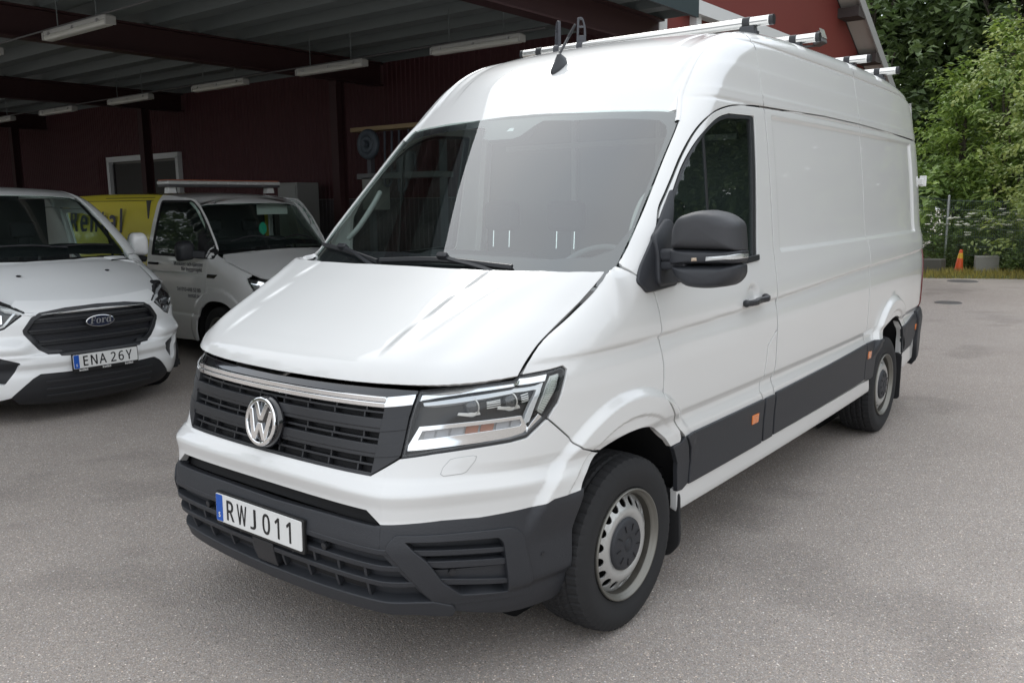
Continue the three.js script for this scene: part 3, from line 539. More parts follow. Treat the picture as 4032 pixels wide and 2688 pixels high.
// grille
{
  const gr = group('grille', van);
  mesh('grille_backing', panelGeo(body, [[-.545, .79], [.545, .79], [.64, .85], [.70, 1.06], [-.70, 1.06], [-.64, .85]], { da: .05, db: .04, gap: 0, out: -.04, edge: false }), blackMat, gr);
  const kink = h => lerp(.545, .579, (h - .79) / .235);
  const face = (s, h) => { const p = body(s, 1.016); p.z += .004 - (h - 1.016) * .12; p.y = h; return p; };   // upright face of the bright trim
  const strip = (h0, h1, out, mat, name, depth = .03, lip = .003, lift = body) => { const k0 = kink(h0), k1 = kink(h1); return mesh(name, panelGeo(lift, [[-k0, h0], [0, h0], [k0, h0], [k1, h1], [0, h1], [-k1, h1]], { da: .03, db: .008, gap: 0, out, depth, lip }), mat, gr); };
  mesh('gloss_strip', panelGeo(body, [[-.585, 1.036], [0, 1.037], [.585, 1.036], [.64, 1.045], [.70, 1.052], [.71, 1.064], [.60, 1.066], [0, 1.062], [-.60, 1.066], [-.71, 1.064], [-.70, 1.052], [-.64, 1.045]], { da: .03, db: .01, gap: 0, out: .0, depth: .03, lip: .004 }), gloss, gr);
  strip(1.031, 1.043, .001, chrome, 'chrome_strip', .025, .003, face); strip(1.012, 1.0235, .001, chrome, 'chrome_strip', .025, .003, face); strip(1.021, 1.033, -.003, gloss, 'chrome_dark_reflection', .02, .001, face);  // black gloss middle band: the dark reflection in the chrome, put in as colour
  for (const [h, w, o] of [[.993, .005, -.012], [.905, .005, -.012], [.822, .005, -.012]]) strip(h - w / 2, h + w / 2, o, plasticFine, 'grille_slat', .03, .0015);
  for (const [a, b] of [[.930, .970], [.848, .886]]) { strip(a + .014, b, .002, plasticFine, 'grille_slat', .035, .004); strip(a, a + .011, -.002, plasticFine, 'grille_slat', .03, .003); }
  strip(.788, .796, -.004, plasticFine, 'grille_slat', .03, .003);
  // fins between the slats
  const fin = (s, h0, h1) => mesh('grille_fin', panelGeo(body, rect(s - .0025, s + .0025, h0, h1), { da: .006, db: .02, gap: 0, out: -.014, depth: .022, lip: .001 }), plasticFine, gr);
  for (const s of [-.36, -.215, -.073, .073, .207, .344, .484, -.484]) { fin(s + .004, .993, 1.014); fin(s - .004, .970, .993); fin(s, .905, .931); fin(s - .008, .886, .905); fin(s - .004, .822, .849); fin(s - .012, .796, .822); }
  for (const sg of [0, 1]) {
    const M = G => sg ? mirrorX(G) : G;
    const hlIn = h => h > .974 ? lerp(.684, .717, (h - .974) / .094) : lerp(.658, .684, (h - .852) / .122);
    const cell = (h0, h1, mat, out, name) => mesh(name, M(panelGeo(body, [[kink(h0) + .001, h0], [hlIn(h0) - .004, h0 + .012], [hlIn(h1) - .004, h1 + .012], [kink(h1) + .001, h1]], { da: .02, db: .01, gap: 0, out, depth: .04, lip: .002 })), mat, gr);
    cell(1.012, 1.040, chrome, .004, 'chrome_end');
    cell(.974, 1.010, plasticFine, .001, 'grille_end'); cell(.932, .972, plasticFine, .003, 'grille_end'); cell(.888, .930, plasticFine, .001, 'grille_end'); cell(.848, .886, plasticFine, .003, 'grille_end');
    mesh('grille_end', M(panelGeo(body, [[kink(.79), .793], [.646, .853], [.652, .862], [kink(.846), .846]], { da: .02, db: .01, gap: 0, out: .001, depth: .04, lip: .002 })), plasticFine, gr);
  }
  // round emblem
  const em = group('emblem', van); em.position.copy(VV(.050, 0, .899)); em.rotation.x = -.16;
  const circ = (r, n = 48) => Array.from({ length: n }, (_, i) => [r * Math.cos(i / n * 2 * Math.PI), r * Math.sin(i / n * 2 * Math.PI)]);
  mesh('emblem_base', new THREE.LatheGeometry([[0, -.03], [.100, -.03], [.097, -.012], [.092, .002], [.088, .006], [.05, .010], [0, .011]].map(p => new THREE.Vector2(...p)), 48).rotateX(Math.PI / 2), gloss, em);
  mesh('emblem_ring', extrude(circ(.0895), .014, .004, [circ(.074)]).translate(0, 0, .013), chrome, em);
  const stroke = (x0, y0, x1, y1, w) => [[x0 - w, y0], [x0 + w, y0], [x1 + w, y1], [x1 - w, y1]];
  const sh = [stroke(-.034, .0705, -.001, .0045, .0115), stroke(.034, .0705, .001, .0045, .0115), stroke(-.061, .044, -.030, -.068, .0115), stroke(.061, .044, .030, -.068, .0115), stroke(-.030, -.068, 0, -.004, .0115), stroke(.030, -.068, 0, -.004, .0115)];
  mesh('emblem_letters', merge(sh.map((s, i) => extrude(s, .011 + i * .0004, .0025).translate(0, 0, .0135))), chrome, em);
}
// headlights
for (const sg of [0, 1]) {
  const hl = group('headlight', van), M = (name, G, mat) => mesh(name, sg ? mirrorX(G) : G, mat, hl);
  const pg = (ol, out, o = {}) => panelGeo(body, ol, { da: .02, db: .012, gap: 0, out, depth: .012, lip: .0015, ...o });
  M('headlight_seal', panelGeo(body, inset(HL, -.001), { da: .02, db: .012, gap: 0, out: -.008, depth: .04, lip: .002, holes: [inset(HL, .0065)] }), plasticFine);
  M('headlight_housing', pg(inset(HL, -.002), -.052, { edge: false }), std(.006, .0065, .007, .4));
  M('side_wall', panelGeo(body, inset(HL, .005), { da: .02, db: .012, gap: 0, out: -.006, depth: .05, lip: .001, holes: [inset(HL, .007)] }), std(.02, .021, .022, .3));
  M('lens', pg(inset(HL, .004), -.003, { depth: .004 }), lensClear);
  M('trim', pg([[.716, 1.040], [.728, 1.058], [.924, 1.074], [1.088, 1.084], [1.110, 1.098], [1.219, 1.107], [1.205, 1.082], [1.08, 1.073], [.922, 1.062], [.730, 1.044]], -.016, { depth: .03 }), chrome);
  M('light_guide', pg([[.733, 1.038], [1.171, 1.069], [1.201, 1.077], [1.191, 1.060], [1.138, .944], [1.115, .934], [1.126, .967], [1.172, 1.055], [1.162, 1.058], [.738, 1.026]], -.024, { depth: .02 }), std(.62, .64, .65, .22, { metalness: .4 }));
  M('lamp_box', pg([[.675, .874], [.677, .892], [.719, .951], [1.106, .967], [1.121, .940], [1.129, .923], [1.122, .899]], -.020, { depth: .03, holes: [[[.712, .908], [.731, .938], [1.101, .957], [1.108, .941], [1.100, .932]]] }), chrome);
  M('indicator_panel', pg([[.705, .902], [.728, .942], [1.106, .961], [1.114, .941], [1.105, .926]], -.040, { edge: false }), std(.30, .30, .30, .3, { metalness: .5 }));
  for (let k = 0; k < 7; k++) { const s = lerp(.735, 1.07, k / 6), b = lerp(.910, .932, k / 6), t = lerp(.936, .952, k / 6); M('indicator_cell', pg([[s, b], [s + .044, b + .002], [s + .05, t], [s + .008, t - .001]], -.034, { depth: .006, lip: .002 }), k >= 3 && k <= 4 ? std(.34, .17, .12, .3) : std(.36, .36, .37, .25)); }
  M('side_reflector', pg([[1.231, 1.096], [1.272, 1.101], [1.253, 1.053], [1.188, .964], [1.171, .978], [1.211, 1.064]], -.022, { depth: .02 }), std(.45, .47, .45, .2, { metalness: .6 }));
  for (let k = 0; k < 16; k++) { const t = (k + .5) / 16, a0 = [lerp(1.175, 1.236, t), lerp(.980, 1.090, t)], b0 = [lerp(1.191, 1.268, t), lerp(.970, 1.094, t)]; M('flute', pg([[a0[0], a0[1]], [b0[0], b0[1]], [b0[0] + .001, b0[1] + .0035], [a0[0] + .001, a0[1] + .0035]], -.019, { depth: .004, lip: .001 }), std(.5, .54, .50, .2, { metalness: .4 })); }
  M('trim', pg([[1.169, .967], [1.186, .955], [1.179, .942], [1.124, .902], [1.129, .924]], -.014, { depth: .02 }), chrome);
  for (const [s, h, r] of [[.925, 1.010, .030], [1.072, 1.022, .029]]) {
    const p = body(s, h), n = surfNormal(body, s, h), f = new THREE.Vector3(.25, 0, .97).normalize(); p.addScaledVector(n, -.045);
    const q = new THREE.Quaternion().setFromUnitVectors(new THREE.Vector3(0, 1, 0), f);
    M('projector', new THREE.LatheGeometry([[0, .016], [r * .5, .014], [r * .85, .006], [r, 0]].map(a => new THREE.Vector2(...a)), 28).applyQuaternion(q).translate(...p.toArray()), phys(.03, .034, .036, .03, { clearcoat: 1 }));
    M('projector_ring', new THREE.TorusGeometry(r + .003, .003, 8, 32).rotateX(Math.PI / 2).applyQuaternion(q).translate(...p.toArray()), satin);
    M('projector_blade', pg([[s - .05, h - .026], [s - .01, h - .032], [s + .035, h - .028], [s + .03, h - .018], [s - .01, h - .022], [s - .045, h - .019]], -.032, { depth: .01 }), satin);
  }
  for (const [s, h, w] of [[.985, 1.0, .05], [1.115, 1.012, .026]]) for (let k = 0; k < 5; k++) M('reflector_rib', pg([[s, h + k * .0075], [s + w, h + .004 + k * .0078], [s + w, h + .0065 + k * .0078], [s, h + .0028 + k * .0075]], -.034, { depth: .012, lip: .0006 }), satin);
}
// door mirrors
function dome(ol, depth, e = 3, n = 10, cx, cy) {           // closed outline at the back, rounded towards the front (+z)
  if (cx === undefined) { cx = 0; cy = 0; for (const p of ol) { cx += p[0] / ol.length; cy += p[1] / ol.length; } }
  const pos = [], idx = [], m = ol.length;
  for (let k = 0; k <= n; k++) { const th = k / n * Math.PI / 2, r = Math.cos(th) ** (2 / e), z = Math.sin(th) ** (2 / e) * depth; for (const p of ol) pos.push(cx + (p[0] - cx) * r, cy + (p[1] - cy) * r, z); }
  for (let k = 0; k < n; k++) for (let j = 0; j < m; j++) { const a = k * m + j, b = k * m + (j + 1) % m; idx.push(a, b, b + m, a, b + m, a + m); }
  const o = pos.length / 3; pos.push(cx, cy, 0); for (let j = 0; j < m; j++) idx.push(o, (j + 1) % m, j);
  const g = new THREE.BufferGeometry(); g.setAttribute('position', new THREE.Float32BufferAttribute(pos, 3)); g.setIndex(area2(ol) > 0 ? idx : idx.reverse()); g.computeVertexNormals(); g.setAttribute('uv', new THREE.Float32BufferAttribute(new Float32Array(pos.length / 3 * 2), 2)); return g;
}
for (const sg of [0]) {
  const mi = group('door_mirror', van), M = (name, G, mat) => mesh(name, sg ? mirrorX(G) : G, mat, mi);
  const zf = -1.27;                                          // back plane of the housing
  const up = rounded([[1.048, 1.497, .012], [1.050, 1.575, .03], [1.075, 1.622, .035], [1.17, 1.650, .05], [1.262, 1.632, .05], [1.312, 1.598, .02], [1.322, 1.497, .01]], .02, 5);
  M('mirror_cap', dome(up, .135, 4.4).translate(0, 0, zf), std(.040, .041, .045, .55, { bumpMap: grainTex, bumpScale: .0005 }));
  M('mirror_body', dome(rounded([[1.040, 1.440, .01], [1.322, 1.452, .012], [1.325, 1.499, .01], [1.040, 1.500, .01]], .01, 4), .128, 4.5).translate(0, 0, zf + .001), plastic);
  M('mirror_foot', dome(rounded([[1.046, 1.436, .01], [1.321, 1.448, .012], [1.323, 1.405, .03], [1.290, 1.368, .04], [1.20, 1.352, .04], [1.11, 1.357, .04], [1.062, 1.395, .025]], .02, 5), .132, 4.2).translate(0, 0, zf), plastic);
  M('turn_signal', merge([dome(rounded([[1.19, 1.4545], [1.324, 1.468], [1.324, 1.489], [1.19, 1.4775]], .004, 3), .132, 5).translate(0, 0, zf)]), phys(.62, .64, .64, .08, { metalness: .35, clearcoat: 1 }));
  M('turn_signal', dome(rounded([[1.148, 1.453], [1.184, 1.456], [1.184, 1.4765], [1.148, 1.4735]], .003, 3), .131, 5).translate(0, 0, zf), std(.50, .40, .30, .25, { metalness: .3 }));
  M('mirror_glass', extrude(rounded([[1.07, 1.42], [1.30, 1.42], [1.30, 1.60], [1.17, 1.628], [1.07, 1.60]], .02), .003).translate(0, 0, zf - .004), std(.5, .52, .55, .02, { metalness: 1 }));
  M('mirror_arm', merge([beamGeo([.965, 1.47, -1.235], [1.12, 1.475, -1.20], .055, .05, .015), beamGeo([.965, 1.428, -1.235], [1.12, 1.44, -1.20], .055, .035, .012)]), plastic);
  const tri = [[1.072, 1.376], [1.10, 1.415], [1.118, 1.436], [1.258, 1.579], [1.331, 1.655], [1.396, 1.722], [1.345, 1.60], [1.348, 1.348], [1.201, 1.339], [1.118, 1.337]];
  M('mirror_base', panelGeo(body, toS(rounded(tri, .012)), { da: .02, db: .02, gap: 0, out: .012, depth: .03, lip: .006 }), plastic);
  M('mirror_base_step', panelGeo(body, toS(rounded([[1.19, 1.36], [1.21, 1.53], [1.30, 1.60], [1.338, 1.56], [1.338, 1.362]], .02)), { da: .02, db: .02, gap: 0, out: .03, depth: .03, lip: .012 }), plastic);
}
// wipers
{
  const off = (u, v, o) => screen(u, v).addScaledVector(surfNormal(screen, u, v), o);
  const wiper = (blade, arm) => {
    const w = group('wiper', van), bp = new THREE.CatmullRomCurve3(blade.map(([u, v]) => off(u, v, .022))), fr = [];
    for (let i = 0; i <= 30; i++) { const p = bp.getPoint(i / 30), t = bp.getTangent(i / 30), n = new THREE.Vector3(0, .72, .69), x = new THREE.Vector3().crossVectors(t, n).normalize(); fr.push({ p, x, y: new THREE.Vector3().crossVectors(x, t).normalize() }); }
    mesh('wiper_blade', sweep([[-.011, -.004], [.009, -.004], [.010, .002], [-.001, .011], [-.009, .006]], fr), plasticFine, w);
    mesh('wiper_rubber', sweep([[-.003, -.02], [.003, -.02], [.003, 0], [-.003, 0]], fr), rubber, w);
    const ap = arm.map(([u, v, o]) => off(u, v, o));
    const c = new THREE.CatmullRomCurve3(ap), fa = []; for (let i = 0; i <= 16; i++) { const p = c.getPoint(i / 16), t = c.getTangent(i / 16), n = new THREE.Vector3(0, .72, .69), x = new THREE.Vector3().crossVectors(t, n).normalize(); fa.push({ p, x, y: n }); }
    mesh('wiper_arm', sweep([[-.009, -.005], [.009, -.005], [.007, .006], [-.007, .006]], fa), plasticFine, w);
    mesh('wiper_clip', box(.055, .024, .035, 0, 0, 0, .006).rotateX(-.75).translate(...ap[0].toArray()), plasticFine, w);
  };
  wiper([[.893, -.238], [.900, .106], [.918, .491]], [[.905, .141, .036], [.896, .206, .036], [.885, .39, .034], [.87, .60, .02]]);
  wiper([[1.06, -.825], [.974, -.574], [.888, -.251]], [[.975, -.566, .036], [.935, -.45, .036], [.89, -.33, .034], [.83, -.12, .02]]);
}
// roof aerial
{
  const a = group('aerial', van), b0 = roof(1.875, .035), n = surfNormal(roof, 1.9, .03); if (n.y < 0) n.negate();
  const t = new THREE.Vector3(0, n.z * -1, n.y * -1); // towards the rear along the roof
  const rear = roof(1.95, .035).sub(roof(1.85, .035)).normalize(), side = new THREE.Vector3().crossVectors(n, rear);
  const sec = Array.from({ length: 20 }, (_, i) => { const q = i / 20 * 2 * Math.PI; return [Math.cos(q), Math.sin(q)]; });
  const fr = [[0, .030, .070], [.012, .029, .068], [.025, .022, .055], [.038, .016, .038], [.05, .010, .022], [.06, .007, .012]];
  const g = sweep(sec, fr.map(([y, rx, ry], i) => ({ p: b0.clone().addScaledVector(n, y).addScaledVector(rear, .010 + y * .55), x: side.clone().multiplyScalar(rx), y: rear.clone().multiplyScalar(ry) })));
  mesh('aerial_base', g, plasticFine, a);
  const p0 = b0.clone().addScaledVector(n, .05).addScaledVector(rear, .035), p1 = VV(2.035, .03, 2.575);
  mesh('aerial_rod', merge([cyl(p0, p1, .0075, .0055, 10), ...Array.from({ length: 14 }, (_, k) => { const q = p0.clone().lerp(p1, .18 + k * .058), q2 = p0.clone().lerp(p1, .18 + k * .058 + .02); return cyl(q, q2, .0085 - k * .0001, .0085 - k * .0001, 10); })]), plasticFine, a);
}
// roof bars
for (const [k, u] of [2.692, 3.39, 4.395, 5.107].entries()) {
  const rb = group('roof_bar', van), y = 2.597 + (k ? .008 : 0), z = -u, e = .81;
  const sec = Array.from({ length: 20 }, (_, i) => { const q = i / 20 * 2 * Math.PI; return [Math.sign(Math.cos(q)) * Math.abs(Math.cos(q)) ** .8 * .022, Math.sign(Math.sin(q)) * Math.abs(Math.sin(q)) ** .8 * .0255]; });
  const sw = (x0, x1, s) => sweep(sec.map(p => [p[0] * s, p[1] * s]), [x0, x1].map(x => ({ p: new THREE.Vector3(x, y, z), x: new THREE.Vector3(0, 0, 1), y: new THREE.Vector3(0, 1, 0) })));
  mesh('bar', sw(-e, e, 1), std(.80, .79, .76, .24, { metalness: 1 }), rb);
  mesh('bar_groove', box(2 * e - .04, .006, .004, 0, y - .004, z + .022), std(.35, .35, .34, .5, { metalness: .8 }), rb);
  for (const s of [-1, 1]) {
    mesh('end_cap', sw(s * (e - .012), s * (e + .010), 1.03), plasticFine, rb);
    const xf = s * (k ? .665 : .675), yr = roofT(u, xf);
    mesh('bar_clamp', sw(xf - .02, xf + .02, 1.12), plasticFine, rb);
    mesh('bar_foot', merge([extrude(rounded([[-.045, yr - .006], [.055, yr - .012], [.045, y - .02], [-.03, y - .02]].map(p => [p[0] * s, p[1]]), .008), .055, .005).translate(xf, 0, z), box(.02, .02, .045, xf + s * .05, yr + .006, z, .004)]), std(.05, .052, .058, .5), rb);
  }
  if (!k) for (const v of [-.54, -.37]) {
    const o = [[-.028, 0], [.028, 0], [.030, .05], [.026, .10], [.014, .138], [.002, .150], [-.010, .150], [-.024, .145]], i1 = [[-.014, .045], [.016, .045], [.015, .09], [-.012, .09]], i2 = [[-.012, .10], [.013, .10], [.006, .132], [-.010, .137]];
    mesh('load_stop', merge([extrude(o, .018, .003, [i1, i2]).rotateY(v < -.5 ? 2.6 : .55).translate(v, y + .018, z), sw(v - .02, v + .02, 1.16)]), std(.05, .052, .06, .45), rb);
  }
}
// wheels
function wheelGeos(R = .352, W = .235, rr = .2135) {
  const NA = 270, prof = []; // profile: [across (0 outer .. W inner), radius, isTread]
  const half = [[.020, rr + .002], [.006, rr + .014], [-.004, rr + .045], [-.008, rr + .075], [-.005, R - .045], [.003, R - .026], [.008, R - .018]];
  for (const p of half) prof.push([p[0], p[1], 0]);
  for (let i = 0; i <= 22; i++) { const t = i / 22; prof.push([lerp(.012, W - .012, t), R - .010 * Math.abs(2 * t - 1) ** 3, 1, t]); }
  for (const p of half.slice().reverse()) prof.push([W - p[0], p[1], 0]);
  const pos = [], idx = [], nP = prof.length;
  for (let a = 0; a < NA; a++) { const th = a / NA * 2 * Math.PI; prof.forEach((p) => {
    let r = p[1], x = p[0];
    if (p[2]) { const t = p[3], sh = t < .2 || t > .8; const ph = sh ? a % 5 : (a + Math.round(Math.abs(t - .5) * 14)) % 5; const groove = [5, 9, 13, 17].includes(Math.round(t * 22)); if (groove) r -= .008; else if (ph === 0) r -= .006; else if (ph === 2 || ph === 4) r -= .0018; }
    else if (p[1] > R - .03) r -= (a % 5 === 0 ? .0035 : 0);
    pos.push(-x, r * Math.cos(th), r * Math.sin(th)); }); }
  for (let a = 0; a < NA; a++) for (let j = 0; j < nP - 1; j++) { const p = a * nP + j, q = ((a + 1) % NA) * nP + j; idx.push(p, p + 1, q + 1, p, q + 1, q); }
  let tyre = new THREE.BufferGeometry(); tyre.setAttribute('position', new THREE.Float32BufferAttribute(pos, 3)); tyre.setIndex(idx); tyre.setAttribute('uv', new THREE.Float32BufferAttribute(pos.filter((_, i) => i % 3 !== 2).map(x => x * 3), 2)); tyre = toCreasedNormals(tyre, .5);
  const lat = (pts, n = 64) => new THREE.LatheGeometry(pts.map(p => new THREE.Vector2(p[0], p[1])), n).rotateZ(-Math.PI / 2);
  const barrel = lat([[rr - .002, -.02], [rr + .007, -.012], [rr + .010, -.002], [rr + .007, .005], [rr + .002, .004], [rr - .002, -.004], [rr - .006, -.010], [rr - .012, -.013], [rr - .014, -.022]]);
  const well = lat([[rr - .014, -.020], [rr - .018, -.045], [rr - .006, -.10], [rr - .004, -.16]]);
  // disc with vent holes: outline in (y, z), depth along x from radius
  const dz = pchip([[0, -.012], [.08, -.012], [.108, -.004], [.124, .002], [.139, 0], [.153, -.008], [.168, -.017], [.182, -.026], [.196, -.034], [.21, -.04]]);
  const lift = (y, z) => new THREE.Vector3(dz(Math.hypot(y, z)) - .012, y, z);
  const C = (cy, cz, r, n) => Array.from({ length: n }, (_, i) => [cy + r * Math.cos(i / n * 2 * Math.PI), cz + r * Math.sin(i / n * 2 * Math.PI)]);
  const holes = Array.from({ length: 18 }, (_, i) => { const a = i / 18 * 2 * Math.PI; return C(.168 * Math.cos(a), .168 * Math.sin(a), .0195, 14); });
  const disc = panelGeo(lift, C(0, 0, .196, 96), { da: .012, db: .012, gap: 0, depth: .006, lip: .001, holes });
  const cap = lat([[0, .006], [.018, .006], [.020, .002], [.028, .000], [.030, .004], [.065, .005], [.095, .001], [.104, -.006], [.106, -.02]], 48).translate(-.004, 0, 0);
  const ribs = merge(Array.from({ length: 9 }, (_, k) => box(.003, .028, .004, .002, .070, 0).rotateX(k / 9 * 2 * Math.PI + .3)));
  const back = lat([[.0, -.13], [.20, -.13], [.20, -.12], [0, -.12]], 32);
  return { tyre, barrel, well, disc, cap, ribs, back };
}
const WG = wheelGeos();
function wheel(parent, x, u, R, side, steer = 0, mats = {}) {
  const w = group('wheel', parent); w.position.set(x, R, -u); w.rotation.y = (side < 0 ? Math.PI : 0) + steer;
  mesh('tyre', WG.tyre, rubber, w); mesh('rim', WG.barrel, mats.rim || rimRust, w); mesh('rim_well', WG.well, std(.05, .045, .036, .6), w); mesh('rim_disc', WG.disc, mats.disc || steelPaint, w); mesh('hub_cap', WG.cap, mats.cap || plastic, w); mesh('hub_cap_rib', WG.ribs, blackMat, w); mesh('brake', WG.back, blackMat, w);
  return w;
}
for (const [u, x, st] of [[1.0, .985, -.03], [4.64, .965, 0]]) for (const s of [1, -1]) wheel(van, s * x, u, .352, s, st);
// wheel housings, underside, mud flaps
for (const [u, r] of [[1.0, .462], [4.68, .478]]) for (const s of [1, -1]) {
  const arc = (v, a) => new THREE.Vector3(v - (u < 2 ? .09 : .05) * sst(2.3, 2.9, a) - .04 * sst(.5, .1, a), .37 + r * Math.sin(a), -(u + r * Math.cos(a) * (u > 2 ? 1.03 : 1.0)));
  mesh('wheel_housing', panelGeo(arc, rect(.55, .975, -.25, Math.PI + .12), { da: .2, db: .1, gap: 0, edge: false }).scale(s, 1, 1), blackMat, van);
  mesh('housing_wall', new THREE.CircleGeometry(r, 40).rotateY(Math.PI / 2).translate(s * .57, .42, -u), blackMat, van);
}
mesh('underbody', merge([box(1.5, .06, 3.1, 0, .33, -2.85), box(1.1, .10, 1.2, 0, .36, -.95), box(1.1, .06, 1.5, 0, .36, -5.1), box(.5, .12, 3.4, .2, .26, -3), box(1.4, .25, .05, 0, .45, -.42)]), blackMat, van);
for (const s of [1, -1]) {
  mesh('mud_flap', extrude(rounded([[-.12, .15], [.06, .15], [.115, .22], [.118, .46], [-.12, .50]], .03), .018, .004).rotateX(.08).translate(s * .885, 0, -1.43), rubber, van);
  mesh('mud_flap', extrude(rounded([[-.13, .16], [.11, .16], [.12, .52], [-.13, .55]], .03), .018, .004).rotateX(.08).translate(s * .855, 0, -5.10), rubber, van);
}
// cab interior
{
  const cab = van;
  const dashT = (u, v) => VV(u, v, 1.345 - .06 * Math.abs(v) ** 2 + .02 * Math.sin(u * 8) - .12 * sst(1.32, 1.5, u));
  const db = pan('dashboard', dashT, [[.86, -.86], [1.3, -.90], [1.50, -.88], [1.52, 0], [1.50, .88], [1.3, .90], [.86, .86]], dashTrim, { da: .06, db: .06, gap: 0, depth: .30, lip: .02, flip: true }, cab);
  for (const [u, v, w] of [[1.12, -.42, .09], [1.14, .1, .09], [1.14, .26, .09], [1.12, -.6, .06]]) mesh('dash_vent', extrude(rounded([[-w, -.02], [w * .7, -.02], [w, .02], [-w * .7, .02]], .01), .01).rotateX(-Math.PI / 2 + .1).translate(v, dashT(u, v).y + .006, -u), blackMat, db);
  mesh('steering_wheel', new THREE.TorusGeometry(.19, .016, 10, 40).rotateX(-.9).translate(.46, 1.35, -1.52), dashTrim, cab);
  for (const [v, w] of [[.46, .52], [-.36, .95]]) {
    const st = group('seat', cab);
    mesh('seat_back', extrude(rounded([[-w / 2, .72], [w / 2, .72], [w / 2 - .03, 1.30], [w / 2 - .10, 1.43], [-w / 2 + .10, 1.43], [-w / 2 + .03, 1.30]], .06), .14, .03).rotateX(.2).translate(v, .02, -1.93), fabric, st);
    mesh('seat_cushion', box(w, .14, .50, v, .74, -1.86, .04), fabric, st);
    for (const hv of (w > .6 ? [-.24, .22] : [0])) { mesh('head_rest', box(.24, .17, .09, v + hv, 1.60, -2.20, .04), fabric, st); for (const q of [-.06, .06]) mesh('head_rest_rod', cyl([v + hv + q, 1.42, -2.19], [v + hv + q, 1.56, -2.20], .006), chrome, st); }
  }
  const bw = group('bulkhead', cab);
  mesh('bulkhead_panel', extrude([[-.95, .5], [.95, .5], [.93, 1.5], [.88, 2.05], [.74, 2.42], [-.74, 2.42], [-.88, 2.05], [-.93, 1.5]], .02).translate(0, 0, -2.47), std(.085, .088, .088, .7), bw);
  mesh('bulkhead_rib', merge([box(.03, 1.5, .03, -.25, 1.6, -2.45), box(.03, 1.5, .03, .3, 1.6, -2.45), box(1.5, .03, .03, 0, 2.0, -2.448)]), std(.20, .205, .20, .6), bw);
  pan('headliner', (u, v) => VV(u, v, roofT(u, v) - .06), [[1.72, -.74], [2.44, -.70], [2.44, .70], [1.72, .74]], greyTrim, { da: .1, db: .1, gap: 0, edge: false }, cab);
  mesh('cab_floor', box(1.8, .04, 1.6, 0, .52, -1.7), blackMat, cab);
  mesh('firewall', box(1.7, .85, .03, 0, .90, -.98), blackMat, cab);
  for (const s of [1, -1]) {
    const pl = panelGeo((ss, h) => { const p = body(ss, h); p.x -= .035; return p; }, toS([[1.10, 1.44], [1.30, 1.655], [1.54, 1.885], [1.70, 2.0], [1.67, 2.03], [1.45, 1.80], [1.2, 1.55], [1.08, 1.43]]), { da: .03, db: .03, gap: 0, edge: false });
    mesh('pillar_trim', s > 0 ? pl : mirrorX(pl), std(.42, .44, .42, .8), cab);
    mesh('grab_handle', tube([[s * .855, 1.50, -1.23], [s * .825, 1.55, -1.27], [s * .81, 1.68, -1.38], [s * .835, 1.74, -1.45]], .014, 20, 8), std(.3, .31, .3, .7), cab);
  }
}
// ---------------------------------------------------------------- a plainer body from the same method, for the two vans under the carport
function makeBody(D) {
  const plan = makePlan(D.plan, D.vMid), side = pchip(D.side), nose = pchip(D.nose), TC = pchip(D.top), vE = pchip(D.vedge), rT = pchip(D.rtop), vr = .75;
  const T = (u, v) => { const k = (Math.abs(v) / vr) ** 2; return TC(u - D.bow(u) * k) - D.crown(u) * k; };
  const htop = u => T(u, vE(u));
  const off = (c, h) => {
    let d = lerp(-nose(h), side(h), sst(.08, .6, c.u)); d += D.extra ? D.extra(c, h) : 0;
    if (c.u > D.u0) { const ht = htop(c.u), r = rT(c.u), t = clamp((h - (ht - r)) / r, 0, 1); if (t > 0) { const k = .985, f = (1 - Math.sqrt(1 - (k * t) ** 2)) / (1 - Math.sqrt(1 - k * k)); d -= Math.max(0, c.v + d - vE(c.u)) * f; } }
    return d;
  };
  const body = (s, h) => { const c = plan.at(Math.abs(s)), d = off(c, h), g = s < 0 ? -1 : 1; return VV(c.u + c.nu * d, g * (c.v + c.nv * d), h); };
  const top = (u, v) => VV(u, v, T(u, v)); top.top = true;
  return { body, top, T, htop, vE, sU: plan.su, sV: v => v < 0 ? -plan.sv(-v) : plan.sv(v), toS: pts => pts.map(([u, h]) => [plan.su(u), h]), topLine: (a, b, n = 20) => Array.from({ length: n + 1 }, (_, i) => { const u = lerp(a, b, i / n); return [u, htop(u) - .0005]; }) };
}
const sym = half => [...half, ...half.slice().reverse().filter(p => Math.abs(p[1]) > 1e-6).map(p => [p[0], -p[1]])];       // (u, v) outlines
const symS = half => [...half, ...half.slice().reverse().filter(p => Math.abs(p[0]) > 1e-6).map(p => [-p[0], p[1]])];      // (s, h) outlines
const paintCool = phys(.87, .88, .875, .42, { clearcoat: 1, clearcoatRoughness: .04 });
const paintSilver = phys(.72, .72, .71, .40, { clearcoat: 1, clearcoatRoughness: .05 });
const paintYellow = phys(.66, .56, .045, .42, { clearcoat: 1, clearcoatRoughness: .05 });
const navy = std(.012, .014, .04, .45);
